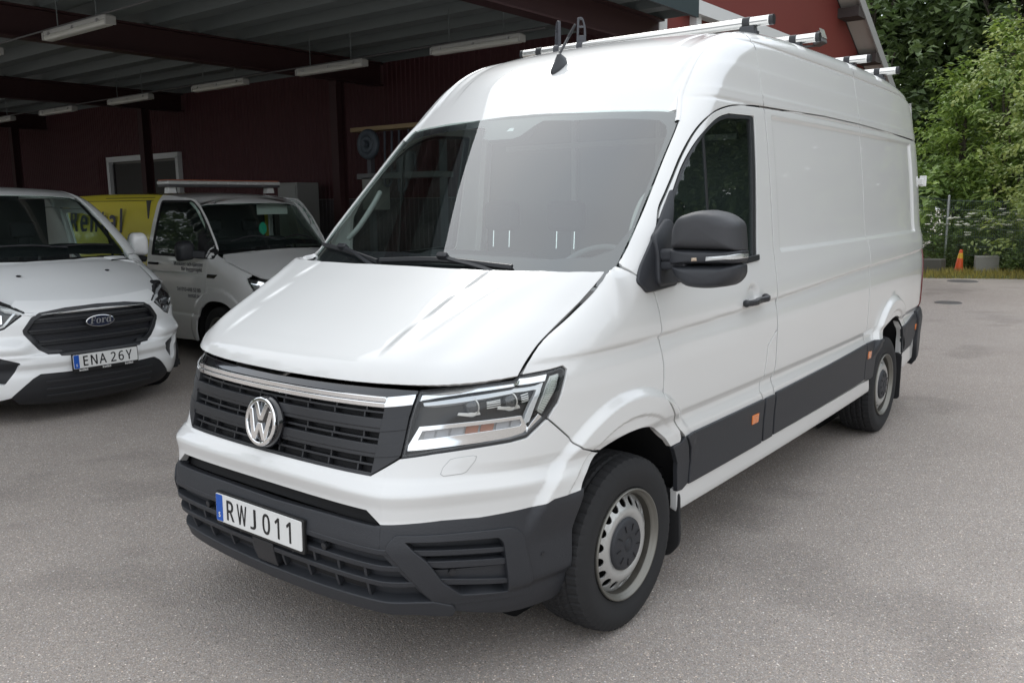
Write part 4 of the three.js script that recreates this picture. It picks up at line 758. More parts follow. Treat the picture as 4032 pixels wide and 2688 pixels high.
// ---------------------------------------------------------------- white van with a hexagonal black grille
{
  const B = makeBody({
    plan: [[0, 0], [.2, .012], [.4, .05], [.55, .10], [.68, .18], [.78, .28], [.86, .40], [.92, .55], [.955, .72], [.975, .95], [.985, 1.4], [.99, 2.4], [.985, 3.6], [.96, 4.6], [.92, 4.85], [.8, 4.95], [.4, 4.97], [0, 4.97]], vMid: .955, u0: .35,
    side: [[.18, -.08], [.28, -.03], [.4, -.004], [.62, .0], [.66, -.012], [.72, -.008], [.9, .003], [1.0, .0], [1.03, -.014], [1.1, -.012], [1.22, -.02], [1.5, -.065], [1.75, -.125], [1.85, -.16], [2, -.22]],
    nose: [[.15, .16], [.22, .07], [.30, .03], [.40, .015], [.46, .02], [.52, -.004], [.56, .0], [.60, .03], [.70, .04], [.80, .04], [.89, .05], [.94, .075], [1.0, .13], [1.1, .25]],
    top: [[-.1, .70], [.02, .86], [.05, .905], [.09, .94], [.16, .985], [.32, 1.065], [.52, 1.158], [.70, 1.225], [.80, 1.252], [.84, 1.283], [1.0, 1.408], [1.3, 1.625], [1.50, 1.755], [1.60, 1.808], [1.72, 1.848], [2.0, 1.885], [2.6, 1.905], [3.6, 1.905], [4.6, 1.88], [5, 1.84]],
    vedge: [[.3, .70], [.6, .765], [.95, .80], [1.1, .79], [1.72, .72], [1.9, .70], [5, .69]], rtop: [[.3, .08], [.6, .16], [1, .15], [1.3, .10], [1.8, .10], [5, .10]],
    bow: u => .18, crown: u => u < .9 ? .035 : .025,
    extra: (c, h) => (c.u > .4 && h < 1 ? .022 * sst(1.34, 1.24, Math.hypot((c.u - .97) / .41, (h - .35) / .42)) * sst(.6, .7, h) : 0) + (c.u < .5 ? .05 * sst(.10, .0, Math.abs(h - .64)) * sst(.45, .6, c.v) * sst(.95, .8, c.v) : 0),
  });
  const g = tag(group('grille_van'), 'white van with hexagonal black grille parked nose out under the carport', 'van');
  g.position.set(-4.165, -.02, -1.513); g.rotation.y = Math.PI / 2;
  const P = (name, lift, ol, mat, o = {}, par = g) => mesh(name, panelGeo(lift, ol, { da: .035, db: .03, gap: .0035, ...o }), mat, par);
  const P2 = (name, lift, ol, mat, o = {}, par = g) => { const q = panelGeo(lift, ol, { da: .035, db: .03, gap: .0035, ...o }); return [mesh(name, q, mat, par), mesh(name, mirrorX(q), mat, par)]; };
  const lipU = v => .03 + .18 * (v / .75) ** 2 + .02, { sV, sU, toS, T } = B;
  // bonnet
  const hf = []; for (let i = 0; i <= 14; i++) { const v = lerp(0, .62, i / 14); hf.push([lipU(v) - .01 + .06 * sst(.5, .62, v), v]); }
  P('bonnet', B.top, sym([...hf, [.42, .705], [.6, .755], [.93, .795], [1.0, .74], [.90, .5], [.815, .2], [.80, 0]]), paintCool, { da: .03, db: .03 });
  for (const v of [-.36, .36]) mesh('washer_nozzle', new THREE.SphereGeometry(.018, 12, 8).scale(1, .5, 1.4).translate(v, T(.566, v) + .004, -.566), plasticFine, g);
  P('scuttle', (u, v) => VV(u, v, T(.80 + .18 * (v / .75) ** 2, v) - .02 + (u - .8) * .1), sym([[.72, 0], [.80, .5], [.95, .78], [1.2, .78], [1.0, 0]]), blackMat, { edge: false, flip: true });
  // windscreen and roof
  const wsTop = []; for (let i = 0; i <= 10; i++) { const v = lerp(.70, 0, i / 10); wsTop.push([1.60 + .18 * (v / .75) ** 2 - .01 * (1 - i / 10), v]); }
  const wsO = sym([[.84, 0], [.90, .4], [.99, .68], [1.03, .765], [1.10, .775], [1.4, .745], [1.68, .712], ...wsTop.slice(1)]);
  const ws = P('windscreen', B.top, wsO, glassGreen, { da: .08, db: .08, depth: .004, lip: .001 });
  mesh('black_border', panelGeo(B.top, wsO, { da: .06, db: .06, gap: .003, out: -.006, edge: false, holes: [sym([[.965, 0], [1.02, .4], [1.10, .66], [1.14, .70], [1.4, .69], [1.66, .665], [1.68, .62], [1.63, .4], [1.585, .12], [1.53, .1], [1.52, 0]])] }), std(.012, .013, .015, .3), ws);
  const rs = []; for (let i = 1; i <= 30; i++) { const u = lerp(1.78, 4.9, i / 30); rs.push([u, B.vE(u)]); }
  P('roof_panel', B.top, sym([[1.60, 0], ...wsTop.slice().reverse().slice(1).map(p => [p[0] + .002, p[1]]), ...rs, [4.93, 0]]), paintCool, { da: .06, db: .05 });
  // sides
  const arch = spline([[.60, .40], [.66, .58], [.80, .70], [.97, .74], [1.15, .70], [1.28, .58], [1.36, .36]], 6);
  P2('front_wing', B.body, toS([...B.topLine(.50, 1.04, 12), [1.09, 1.25], [1.16, 1.2], [1.24, 1.05], [1.26, .8], [1.30, .62], [1.29, .58], ...arch.slice().reverse().filter(p => p[0] > .78 && p[0] < 1.285), [.70, .74], [.745, .80], [.80, .9], [.78, .97], [.60, 1.03]]), paintCool);
  P2('screen_pillar', B.body, toS([...B.topLine(1.05, 2.6, 40), [2.6, 1.70], [2.0, 1.68], [1.75, 1.64], [1.5, 1.48], [1.27, 1.30], [1.10, 1.26]]), paintCool, { db: .02 });
  const win = rounded([[1.36, 1.20], [2.34, 1.16], [2.36, 1.64], [2.0, 1.635], [1.78, 1.60], [1.55, 1.46], [1.38, 1.30]], .02);
  for (const m of [0, 1]) {
    const M = q => m ? mirrorX(q) : q;
    const d = mesh('front_door', M(panelGeo(B.body, toS([[1.16, 1.205], [1.24, 1.05], [1.26, .8], [1.30, .62], [1.37, .42], [1.38, .30], [2.45, .30], [2.48, 1.0], [2.48, 1.69], [2.0, 1.68], [1.75, 1.64], [1.5, 1.48], [1.27, 1.30]]), { da: .04, db: .03, holes: [toS(win)] })), paintCool, g);
    mesh('door_glass', M(panelGeo(B.body, toS(win), { da: .08, db: .08, out: -.012, depth: .004, lip: .001 })), glassDoor, d);
    mesh('window_guide', M(panelGeo(B.body, toS([[1.60, 1.19], [1.63, 1.19], [1.63, 1.52], [1.60, 1.50]]), { da: .05, db: .05, gap: 0, out: -.01, depth: .01 })), blackMat, d);
  }
  P2('side_panel', B.body, toS([[2.48, 1.69], [2.6, 1.70], [4.88, 1.66], [4.88, .35], [4.30, .35], ...spline([[4.28, .45], [4.2, .62], [4.05, .72], [3.88, .75], [3.70, .72], [3.55, .62], [3.48, .40]], 5), [3.46, .30], [2.45, .30], [2.48, 1.0]]), paintCool);
  P2('roof_side', B.body, toS([...B.topLine(2.6, 4.9, 24), [4.88, 1.66], [2.6, 1.70]]), paintCool, { db: .02 });
  P2('rear_corner', B.body, [[sU(4.88), .4], [sU(4.88), 1.78], [sU(4.965), 1.8], [sU(4.9699), 1.8], [sU(4.9699), .4]], paintCool);
  // nose
  const gOut = symS([[0, .930], [.25, .922], [.44, .898], [.50, .865], [.57, .775], [.565, .745], [.47, .62], [.41, .582], [.335, .578], [.318, .562], [.15, .556], [0, .555]]);
  const lowO = symS([[0, .425], [.30, .424], [.475, .428], [.53, .40], [.70, .255], [.66, .19], [.3, .16], [0, .155]]);
  const fogO = rounded([[.60, .528], [.80, .595], [.845, .57], [.80, .375], [.735, .365]], .02);
  const hlO = rounded([[.548, .910, .01], [.66, .965, .01], [.86, 1.035, .02], [.98, 1.045, .03], [1.0, .98, .03], [.90, .83, .03], [.80, .765, .02], [.70, .795, .02]], .02);
  const nose = symS([[0, .938], [.25, .930], [.45, .905], [.54, .905], [.70, .792], [.80, .762], [.90, .827], [sU(.745), .80], [sU(.70), .74], [sU(.64), .57], [sU(.60), .43], [sU(.60), .27], [.80, .235], [.705, .255], [.53, .40], [.475, .43], [.30, .426], [0, .427]]);
  const fb = P('front_bumper', B.body, nose, paintCool, { da: .03, db: .02, holes: [gOut, fogO, fogO.map(p => [-p[0], p[1]])], depth: .04 });
  P('bonnet_lip', B.body, symS([[0, .937], [.25, .929], [.45, .906], [.545, .912], [.65, .962], [.62, 1.0], [.3, .985], [0, .975]]), paintCool, { edge: false, gap: 0, out: -.004 });
  const gr = group('grille', g), gm = (n, q, m) => mesh(n, q, m, gr);
  gm('grille_backing', panelGeo(B.body, inset(gOut, -.01), { da: .04, db: .04, gap: 0, out: -.035, edge: false }), std(.012, .013, .017, .5));
  gm('grille_frame', panelGeo(B.body, inset(gOut, .001), { da: .03, db: .02, gap: 0, out: .006, depth: .03, lip: .004, holes: [inset(gOut, .028)] }), std(.022, .023, .026, .35));
  for (const [h, k] of [[.838, .50], [.752, .53], [.665, .46]]) { gm('grille_slat', panelGeo(B.body, rect(-k, k, h + .004, h + .018), { da: .04, db: .01, gap: 0, out: -.004, depth: .03 }), std(.03, .031, .034, .35)); gm('grille_slat', panelGeo(B.body, rect(-k, k, h - .014, h - .002), { da: .04, db: .01, gap: 0, out: -.012, depth: .03 }), std(.02, .021, .024, .4)); }
  const lw = P('lower_grille', B.body, lowO, std(.016, .017, .02, .5), { depth: .03, da: .03, db: .03 });
  for (const h of [.36, .30, .245]) mesh('grille_slat', panelGeo(B.body, rect(-.44, .44, h, h + .012), { da: .04, db: .01, gap: 0, out: .008, depth: .02 }), std(.024, .025, .028, .45), lw);
  for (const m of [0, 1]) {
    const M = q => m ? mirrorX(q) : q;
    mesh('fog_surround', M(panelGeo(B.body, inset(fogO, -.008), { da: .03, db: .03, gap: 0, out: -.03, depth: .02 })), std(.014, .015, .018, .5), fb);
    const hl = group('headlight', g), hm = (n, q, mt) => mesh(n, M(q), mt, hl);
    hm('headlight_housing', panelGeo(B.body, inset(hlO, -.002), { da: .03, db: .02, gap: 0, out: -.05, edge: false }), std(.04, .042, .045, .3));
    hm('headlight_seal', panelGeo(B.body, inset(hlO, -.006), { da: .03, db: .02, gap: 0, out: -.004, depth: .05, holes: [inset(hlO, .006)] }), blackMat);
    hm('lens', panelGeo(B.body, inset(hlO, .004), { da: .03, db: .02, gap: 0, out: .001, depth: .004, lip: .001 }), lensClear);
    hm('light_guide', panelGeo(B.body, [[.60, .925], [.75, .985], [.93, 1.025], [.93, 1.01], [.76, .965], [.63, .912], [.715, .815], [.80, .785], [.87, .83], [.885, .82], [.81, .772], [.705, .803]], { da: .02, db: .02, gap: 0, out: -.02, depth: .02 }), std(.7, .72, .73, .2, { metalness: .5 }));
    hm('reflector', panelGeo(B.body, [[.72, .83], [.80, .81], [.88, .87], [.92, .95], [.80, .93], [.72, .90]], { da: .02, db: .02, gap: 0, out: -.03, depth: .02 }), chrome);
    const pj = B.body(.80, .88); hm('projector', new THREE.SphereGeometry(.034, 20, 12).scale(1, 1, .6).translate(pj.x - .01, pj.y, pj.z - .02), phys(.05, .055, .06, .04, { clearcoat: 1 }));
  }
  for (const s of m01()) {
    const mi = group('door_mirror', g), M = q => s ? mirrorX(q) : q;
    mesh('mirror_cap', M(dome(rounded([[1.06, 1.22], [1.24, 1.20], [1.255, 1.36], [1.22, 1.44], [1.09, 1.44], [1.055, 1.36]], .04, 4), .10, 3.2).translate(0, 0, -1.52)), paintCool, mi);
    mesh('mirror_foot', M(merge([dome(rounded([[1.07, 1.16], [1.22, 1.14], [1.24, 1.20], [1.06, 1.225]], .02, 4), .09, 3.2).translate(0, 0, -1.52), beamGeo([.95, 1.20, -1.50], [1.10, 1.22, -1.48], .06, .05, .015)])), blackMat, mi);
  }
  const np = numberPlate(g, 'ENA 26Y', 0, [['E', -.165], ['N', -.098], ['A', -.028], ['2', .058], ['6', .122], ['Y', .188]]); np.position.set(0, .503, .02); np.rotation.x = -.03;
  mesh('plate_advert', extrude([[-.26, -.080], [.26, -.080], [.26, -.062], [-.26, -.062]], .004).translate(0, 0, -.004), plateBlack, np);
  for (const x of [-.185, 0, .185]) mesh('advert_text', flatText('kvdbil', .017, fontB, .001).translate(x, -.0775, -.0015), plateWhite, np);
  const em = group('oval_emblem', g); em.position.copy(B.body(0, .80)).add(new THREE.Vector3(0, 0, .012)); em.rotation.x = -.1;
  const ell = (a, b) => Array.from({ length: 40 }, (_, i) => [a * Math.cos(i / 40 * 2 * Math.PI), b * Math.sin(i / 40 * 2 * Math.PI)]);
  mesh('emblem_rim', extrude(ell(.115, .047), .02, .004), chrome, em); mesh('emblem_field', extrude(ell(.108, .041), .02, .001).translate(0, 0, .002), phys(.008, .014, .04, .2, { clearcoat: 1 }), em);
  mesh('emblem_text', flatText('Ford', .052, serifFont, .002, .17).translate(0, -.019, .0125), chrome, em);
  for (const [u, x] of [[.97, .965], [3.90, .965]]) for (const s of [1, -1]) { const w = wheel(g, s * x, u, .345, s); w.scale.setScalar(.98); }
  for (const u of [.97, 3.9]) for (const s of [1, -1]) mesh('wheel_housing', panelGeo((v, a) => new THREE.Vector3(v * s, .36 + .43 * Math.sin(a), -(u + .43 * Math.cos(a))), rect(.55, .95, -.35, Math.PI + .35), { da: .2, db: .12, gap: 0, edge: false }), blackMat, g);
  mesh('underbody', merge([box(1.7, .05, 4.3, 0, .30, -2.5), box(1.3, .3, .05, 0, .4, -.45), box(.05, .3, 3, .6, .35, -2.4), box(.05, .3, 3, -.6, .35, -2.4)]), blackMat, g);
  cabInterior(g, { u: 0, dashU: [.95, 1.50], dashH: 1.17, seatU: 1.95, wall: 2.75, w: .84, roofH: 1.78, seatTop: 1.32, floor: .5, wheelV: .42, glassBack: true });
  mesh('aerial_rod', cyl([-.5, 1.87, -1.95], [-.5, 2.22, -2.25], .003, .002, 6), blackMat, g);
  const wp = group('wiper', g); mesh('wiper_blade', tube([[-.55, T(1.03, -.55) + .03, -1.03], [-.1, T(.93, -.1) + .03, -.93], [.2, T(.91, .2) + .025, -.91]], .009, 20, 6), plasticFine, wp);
  const wp2 = group('wiper', g); mesh('wiper_blade', tube([[.05, T(.90, .05) + .03, -.90], [.4, T(.97, .4) + .03, -.97], [.68, T(1.06, .68) + .03, -1.06]], .009, 20, 6), plasticFine, wp2);
}
function m01() { return [0, 1]; }
function flatText(str, size, f, depth = .002, slant = 0) { const t = new TextGeometry(str, { font: f, size, depth, curveSegments: 4 }); t.computeBoundingBox(); t.translate(-(t.boundingBox.min.x + t.boundingBox.max.x) / 2, 0, 0); if (slant) t.applyMatrix4(new THREE.Matrix4().set(1, slant, 0, 0, 0, 1, 0, 0, 0, 0, 1, 0, 0, 0, 0, 1)); return t; }
function cabInterior(g, o) {
  const d = mesh('dashboard', extrude(rounded([[o.dashU[0], o.dashH - .35], [o.dashU[0], o.dashH - .02], [o.dashU[0] + .25, o.dashH + .03], [o.dashU[1] - .06, o.dashH - .01], [o.dashU[1], o.dashH - .12], [o.dashU[1] - .05, o.dashH - .35]], .03), o.w * 2 - .06, .01).rotateY(Math.PI / 2), darkTrim, g);
  mesh('steering_wheel', new THREE.TorusGeometry(.19, .016, 8, 32).rotateX(-.8).translate(o.wheelV, o.dashH + .02, -o.dashU[1] - .03), darkTrim, g);
  for (const [v, w] of [[.42, .5], [-.34, .9]]) {
    const st = group('seat', g);
    mesh('seat_back', extrude(rounded([[-w / 2, o.floor + .2], [w / 2, o.floor + .2], [w / 2 - .04, o.seatTop], [-w / 2 + .04, o.seatTop]], .07), .13, .03).rotateX(.16).translate(v, .03, -o.seatU - .12), fabric, st);
    mesh('seat_cushion', box(w, .14, .5, v, o.floor + .26, -o.seatU, .04), fabric, st);
    for (const hv of (w > .6 ? [-.22, .2] : [0])) mesh('head_rest', merge([box(.24, .16, .09, v + hv, o.seatTop + .16, -o.seatU - .36, .04), box(.1, .12, .02, v + hv, o.seatTop + .04, -o.seatU - .35)]), fabric, st);
  }
  mesh('bulkhead', box(o.w * 2, o.roofH - o.floor, .03, 0, (o.roofH + o.floor) / 2, -o.wall), std(.06, .062, .065, .8), g);
  mesh('cab_floor', box(o.w * 2, .04, o.wall - o.dashU[0], 0, o.floor, -(o.wall + o.dashU[0]) / 2), blackMat, g);
  mesh('firewall', box(o.w * 2 - .1, o.dashH - o.floor, .03, 0, (o.dashH + o.floor) / 2 - .05, -o.dashU[0] - .01), blackMat, g);
}
// ---------------------------------------------------------------- silver van with a yellow cargo body and a light bar
{
  const B = makeBody({
    plan: [[0, 0], [.25, .012], [.45, .045], [.60, .10], [.72, .18], [.81, .29], [.87, .42], [.905, .58], [.925, .8], [.94, 1.1], [.95, 1.8], [.952, 3], [.945, 4.2], [.92, 4.9], [.85, 5.05], [.6, 5.1], [0, 5.11]], vMid: .925, u0: .32,
    side: [[.18, -.06], [.28, -.02], [.40, .0], [.52, .002], [.545, -.006], [.6, -.002], [.9, .004], [1.03, .0], [1.045, -.008], [1.1, -.008], [1.28, -.02], [1.5, -.05], [1.75, -.095], [1.9, -.13], [2.0, -.17], [2.1, -.22]],
    nose: [[.15, .14], [.25, .05], [.4, .01], [.6, .0], [.8, .02], [.95, .045], [1.02, .075], [1.1, .16]],
    top: [[-.05, .75], [.03, .95], [.06, 1.0], [.12, 1.045], [.3, 1.115], [.6, 1.22], [.8, 1.285], [.86, 1.31], [.90, 1.345], [1.1, 1.55], [1.3, 1.755], [1.42, 1.872], [1.5, 1.918], [1.65, 1.965], [1.9, 1.995], [2.4, 2.02], [3.5, 2.03], [4.6, 2.01], [5.1, 1.98]],
    vedge: [[.3, .74], [.6, .80], [.95, .83], [1.1, .815], [1.5, .775], [1.7, .755], [5.2, .745]], rtop: [[.3, .08], [.7, .16], [1, .15], [1.2, .10], [1.8, .10], [5.2, .10]],
    bow: u => .16, crown: u => u < .9 ? .04 : u < 1.55 ? .02 : .03,
    extra: (c, h) => c.u > .35 && h < 1 ? .02 * sst(1.36, 1.26, Math.hypot((c.u - .95) / .42, (h - .33) / .42)) : 0,
  });
  const g = tag(group('rental_van'), 'silver van with yellow cargo body and flat light bar on its roof', 'van');
  g.position.set(-5.34, -.17, -4.857); g.rotation.y = Math.PI / 2;
  const { sV, sU, toS, T } = B;
  const P = (name, lift, ol, mat, o = {}, par = g) => mesh(name, panelGeo(lift, ol, { da: .035, db: .03, gap: .0035, ...o }), mat, par);
  const P2 = (name, lift, ol, mat, o = {}, par = g) => { const q = panelGeo(lift, ol, { da: .035, db: .03, gap: .0035, ...o }); return [mesh(name, q, mat, par), mesh(name, mirrorX(q), mat, par)]; };
  const hf = []; for (let i = 0; i <= 14; i++) { const v = lerp(0, .66, i / 14); hf.push([.045 + .16 * (v / .75) ** 2 + .05 * sst(.5, .66, v), v]); }
  P('bonnet', B.top, sym([...hf, [.35, .745], [.6, .795], [.95, .826], [1.0, .78], [.92, .5], [.87, .2], [.86, 0]]), paintSilver);
  P('scuttle', (u, v) => VV(u, v, T(.86 + .16 * (v / .75) ** 2, v) - .02 + (u - .86) * .1), sym([[.80, 0], [.88, .5], [1.0, .80], [1.2, .80], [1.05, 0]]), blackMat, { edge: false, flip: true });
  const wt = []; for (let i = 0; i <= 10; i++) { const v = lerp(.765, 0, i / 10); wt.push([1.42 + .16 * (v / .75) ** 2 - .115 * sst(.6, .765, v) * .2, v]); }
  const wsO = sym([[.90, 0], [.95, .4], [1.03, .7], [1.07, .80], [1.2, .80], [1.5, .772], ...wt.slice(1)]);
  const ws = P('windscreen', B.top, wsO, glassGreen, { da: .08, db: .08, depth: .004, lip: .001 });
  mesh('black_border', panelGeo(B.top, wsO, { da: .06, db: .06, gap: .003, out: -.006, edge: false, holes: [sym([[.97, 0], [1.02, .4], [1.10, .70], [1.15, .75], [1.3, .745], [1.49, .725], [1.505, .68], [1.45, .4], [1.39, 0]])] }), std(.012, .013, .015, .3), ws);
  const rs = []; for (let i = 1; i <= 30; i++) { const u = lerp(1.60, 5.05, i / 30); rs.push([u, B.vE(u)]); }
  const cut = (u, ol, keep) => clipAxis(ol, 0, u, keep);
  const roofO = sym([[1.42, 0], ...wt.slice().reverse().slice(1).map(p => [p[0] + .002, p[1]]), ...rs, [5.08, 0]]);
  P('roof_panel', B.top, cut(2.25, roofO, false), paintSilver, { da: .05, db: .05, gap: .001 }); P('cargo_roof', B.top, cut(2.25, roofO, true), paintYellow, { da: .06, db: .05, gap: .001 });
  const arch = spline([[.52, .36], [.58, .55], [.75, .70], [.95, .735], [1.15, .70], [1.32, .55], [1.40, .30]], 6);
  P2('front_wing', B.body, toS([...B.topLine(.42, 1.06, 12), [1.10, 1.30], [1.12, 1.20], [1.14, 1.03], [1.19, .80], [1.25, .655], ...arch.slice().reverse().filter(p => p[0] < 1.245), [.505, .30], [.30, .30], [.30, .68], [.36, .86], [.46, 1.03], [.44, 1.05]]), paintSilver);
  P2('screen_pillar', B.body, toS([...B.topLine(1.07, 2.27, 36), [2.27, 1.955], [1.75, 1.945], [1.55, 1.925], [1.45, 1.86], [1.28, 1.68], [1.10, 1.42], [1.06, 1.34]]), paintSilver, { db: .02 });
  const win = rounded([[1.02, 1.225], [2.335, 1.24], [2.30, 1.45], [2.20, 1.915], [1.64, 1.912], [1.55, 1.89], [1.41, 1.80], [1.25, 1.617], [1.06, 1.33]], .025);
  const lines = [['Maskiner och tjänster', 1.50, 1.145], ['för byggprojekt', 1.435, 1.085], ['Tel 010-448 52 00', 1.51, .838], ['rental.se', 1.405, .768]];
  for (const m of [0, 1]) {
    const M = q => m ? mirrorX(q) : q;
    const d = mesh('front_door', M(panelGeo(B.body, toS([[1.10, 1.40], [1.12, 1.20], [1.14, 1.03], [1.19, .80], [1.25, .655], [1.36, .48], [1.42, .22], [2.50, .20], [2.45, 1.03], [2.43, 1.24], [2.36, 1.6], [2.27, 1.955], [1.75, 1.945], [1.55, 1.925], [1.45, 1.86], [1.28, 1.68]]), { da: .04, db: .02, holes: [toS(rounded([[1.13, 1.27], [2.335, 1.24], [2.30, 1.45], [2.20, 1.915], [1.64, 1.912], [1.55, 1.89], [1.41, 1.80], [1.25, 1.617], [1.14, 1.45]], .025))] })), paintSilver, g);
    mesh('window_surround', M(panelGeo(B.body, toS(win), { da: .05, db: .03, gap: 0, out: .001, depth: .012, holes: [toS(rounded([[1.30, 1.275], [2.30, 1.262], [2.27, 1.45], [2.178, 1.89], [1.64, 1.89], [1.56, 1.868], [1.43, 1.78], [1.32, 1.62]], .02))] })), blackMat, d);
    mesh('door_glass', M(panelGeo(B.body, toS(win), { da: .08, db: .08, out: -.008, depth: .003, lip: .001 })), glassDoor, d);
    const hp = B.body(sU(2.27), 1.138); mesh('door_handle', M(box(.03, .03, .22, hp.x + .012, hp.y, hp.z, .01)), blackMat, d);
    if (m) for (const [str, u, h] of lines) { const p = B.body(sU(u), h), t = flatText(str, .047, font, .0012).rotateY(-Math.PI / 2); mesh('door_text', t.translate(-p.x - .002 - .002, p.y - .015, p.z), navy, d); }
    // black door mirrors with a round top
    const mi = group('door_mirror', g);
    mesh('mirror_cap', M(dome(rounded([[.99, 1.22], [1.20, 1.20], [1.22, 1.36], [1.18, 1.44], [1.05, 1.45], [.99, 1.40]], .05, 4), .12, 3).translate(0, 0, -1.32)), std(.03, .031, .036, .5), mi);
    mesh('mirror_arm', M(beamGeo([.93, 1.27, -1.14], [1.06, 1.29, -1.27], .07, .09, .02)), std(.03, .031, .036, .5), mi);
    const sm = panelGeo(B.body, toS([[1.12, 1.045], [.925, 1.045], [.975, 1.005], [1.12, 1.005]]), { da: .04, db: .02, gap: 0, out: .004, depth: .01 });
    mesh('side_marker', M(sm), gloss, g);
    const cp = panelGeo(B.body, toS([[2.27, 1.955], [2.36, 1.6], [2.43, 1.24], [2.45, 1.03], [2.50, .20], [3.35, .20], ...spline([[3.40, .35], [3.5, .58], [3.68, .70], [3.88, .735], [4.08, .70], [4.25, .58], [4.35, .33]], 5), [4.38, .25], [4.98, .35], [4.98, 1.96]]), { da: .05, db: .025 });
    const cpm = mesh('cargo_side', M(cp), paintYellow, g);
    for (const h of [1.950, 1.914]) mesh('slide_rail', M(panelGeo(B.body, toS([[2.40, h - .004], [h > 1.93 ? 3.64 : 4.6, h - .004], [h > 1.93 ? 3.64 : 4.6, h + .004], [2.40, h + .004]]), { da: .1, db: .01, gap: 0, out: .003, depth: .004, lip: .001 })), std(.16, .14, .03, .6), cpm);
    mesh('cargo_roof_side', M(panelGeo(B.body, toS([...B.topLine(2.27, 5.0, 26), [4.98, 1.96], [2.27, 1.955]]), { da: .06, db: .02, gap: .001 })), paintYellow, g);
    if (m) {
      const F = fontB, letters = [['R', 4.43], ['e', 4.15], ['n', 3.86], ['t', 3.60], ['a', 3.36], ['l', 3.12]];
      for (const [c, u] of letters) { const t = flatText(c, .30, F, .0015, .2).rotateY(-Math.PI / 2), p = B.body(sU(u), 1.62); mesh('letter', t.translate(-B.body(sU(u), 1.54).x - .0045, 1.50, p.z), navy, cpm); }
    }
    const hl = group('headlight', g), hO = rounded([[sU(.47), 1.03], [sU(.37), .87], [.60, .80], [.50, .83], [.52, .99], [.70, 1.01]], .015);
    mesh('headlight_housing', M(panelGeo(B.body, hO, { da: .03, db: .02, gap: 0, out: -.03, edge: false })), blackMat, hl);
    mesh('reflector', M(panelGeo(B.body, inset(hO, .03), { da: .03, db: .02, gap: 0, out: -.015, depth: .02 })), chrome, hl);
    mesh('lens', M(panelGeo(B.body, inset(hO, .004), { da: .03, db: .02, gap: 0, out: .002, depth: .004 })), lensClear, hl);
  }
  P('front_bumper', B.body, symS([[0, .80], [.49, .82], [.60, .79], [sU(.36), .85], [sU(.30), .68], [sU(.30), .30], [.6, .24], [0, .22]]), paintSilver);
  P('grille', B.body, symS([[0, .985], [.52, .99], [.50, .83], [0, .81]]), blackMat, { out: -.01 });
  // roof light bar
  const lb = group('light_bar', g), ly = 2.118, lz = -2.13;
  mesh('bar_base', box(1.66, .035, .26, 0, ly - .025, lz, .012), std(.06, .06, .065, .5), lb);
  mesh('bar_lens', box(1.68, .05, .27, 0, ly + .012, lz, .02), phys(.55, .56, .55, .12, { clearcoat: 1, metalness: .1 }), lb);
  mesh('bar_top', box(1.64, .012, .24, 0, ly + .043, lz, .005), phys(.42, .12, .06, .35, { clearcoat: .5 }), lb);
  for (let k = 0; k < 8; k++) { const x = -.50 + k * .145; mesh('lamp_module', merge([box(.11, .022, .01, x, ly + .008, lz + .136), ...[-.036, -.012, .012, .036].map(q => new THREE.SphereGeometry(.008, 8, 6).translate(x + q, ly + .008, lz + .142))]), std(.75, .76, .75, .2, { metalness: .5 }), lb); }
  for (const s of [-1, 1]) mesh('bar_foot', extrude([[-.06, 2.0], [.06, 2.0], [.045, ly - .03], [-.045, ly - .03]], .10, .01).translate(s * .733, 0, lz), whitePlastic, lb);
  for (const u of [.95, 3.9]) for (const s of [1, -1]) { const w = wheel(g, s * .93, u, .335, s); w.scale.setScalar(.95); mesh('wheel_housing', panelGeo((v, a) => new THREE.Vector3(v * s, .36 + .44 * Math.sin(a), -(u + .44 * Math.cos(a))), rect(.5, .915, -.35, Math.PI + .35), { da: .2, db: .12, gap: 0, edge: false }), blackMat, g); }
  mesh('underbody', merge([box(1.7, .05, 4.5, 0, .26, -2.6), box(1.2, .3, .05, 0, .4, -.4), box(.05, .3, 3, .6, .33, -2.4), box(.05, .3, 3, -.6, .33, -2.4)]), blackMat, g);
  cabInterior(g, { dashU: [1.0, 1.45], dashH: 1.24, seatU: 1.80, wall: 2.46, w: .87, roofH: 1.92, seatTop: 1.42, floor: .5, wheelV: .42 });
  mesh('sun_visor', box(.48, .16, .015, .40, 1.80, -1.62, .006), std(.5, .52, .5, .8), g);
  mesh('air_freshener', extrude(rounded([[0, -.085], [.055, -.04], [.055, .03], [.02, .075], [-.02, .075], [-.055, .03], [-.055, -.04]], .012), .004).translate(.05, 1.55, -1.36), std(.01, .32, .20, .6), g);
  for (const [a, b] of [[[-.62, 1.07], [-.05, .96]], [[.02, .95], [.6, 1.05]]]) { const w = group('wiper', g), q = ([v, u]) => new THREE.Vector3(v, T(u, v) + .03, -u); mesh('wiper_blade', tube([q(a), q([(a[0] + b[0]) / 2, (a[1] + b[1]) / 2 + .02]), q(b)], .009, 20, 6), plasticFine, w); }
}
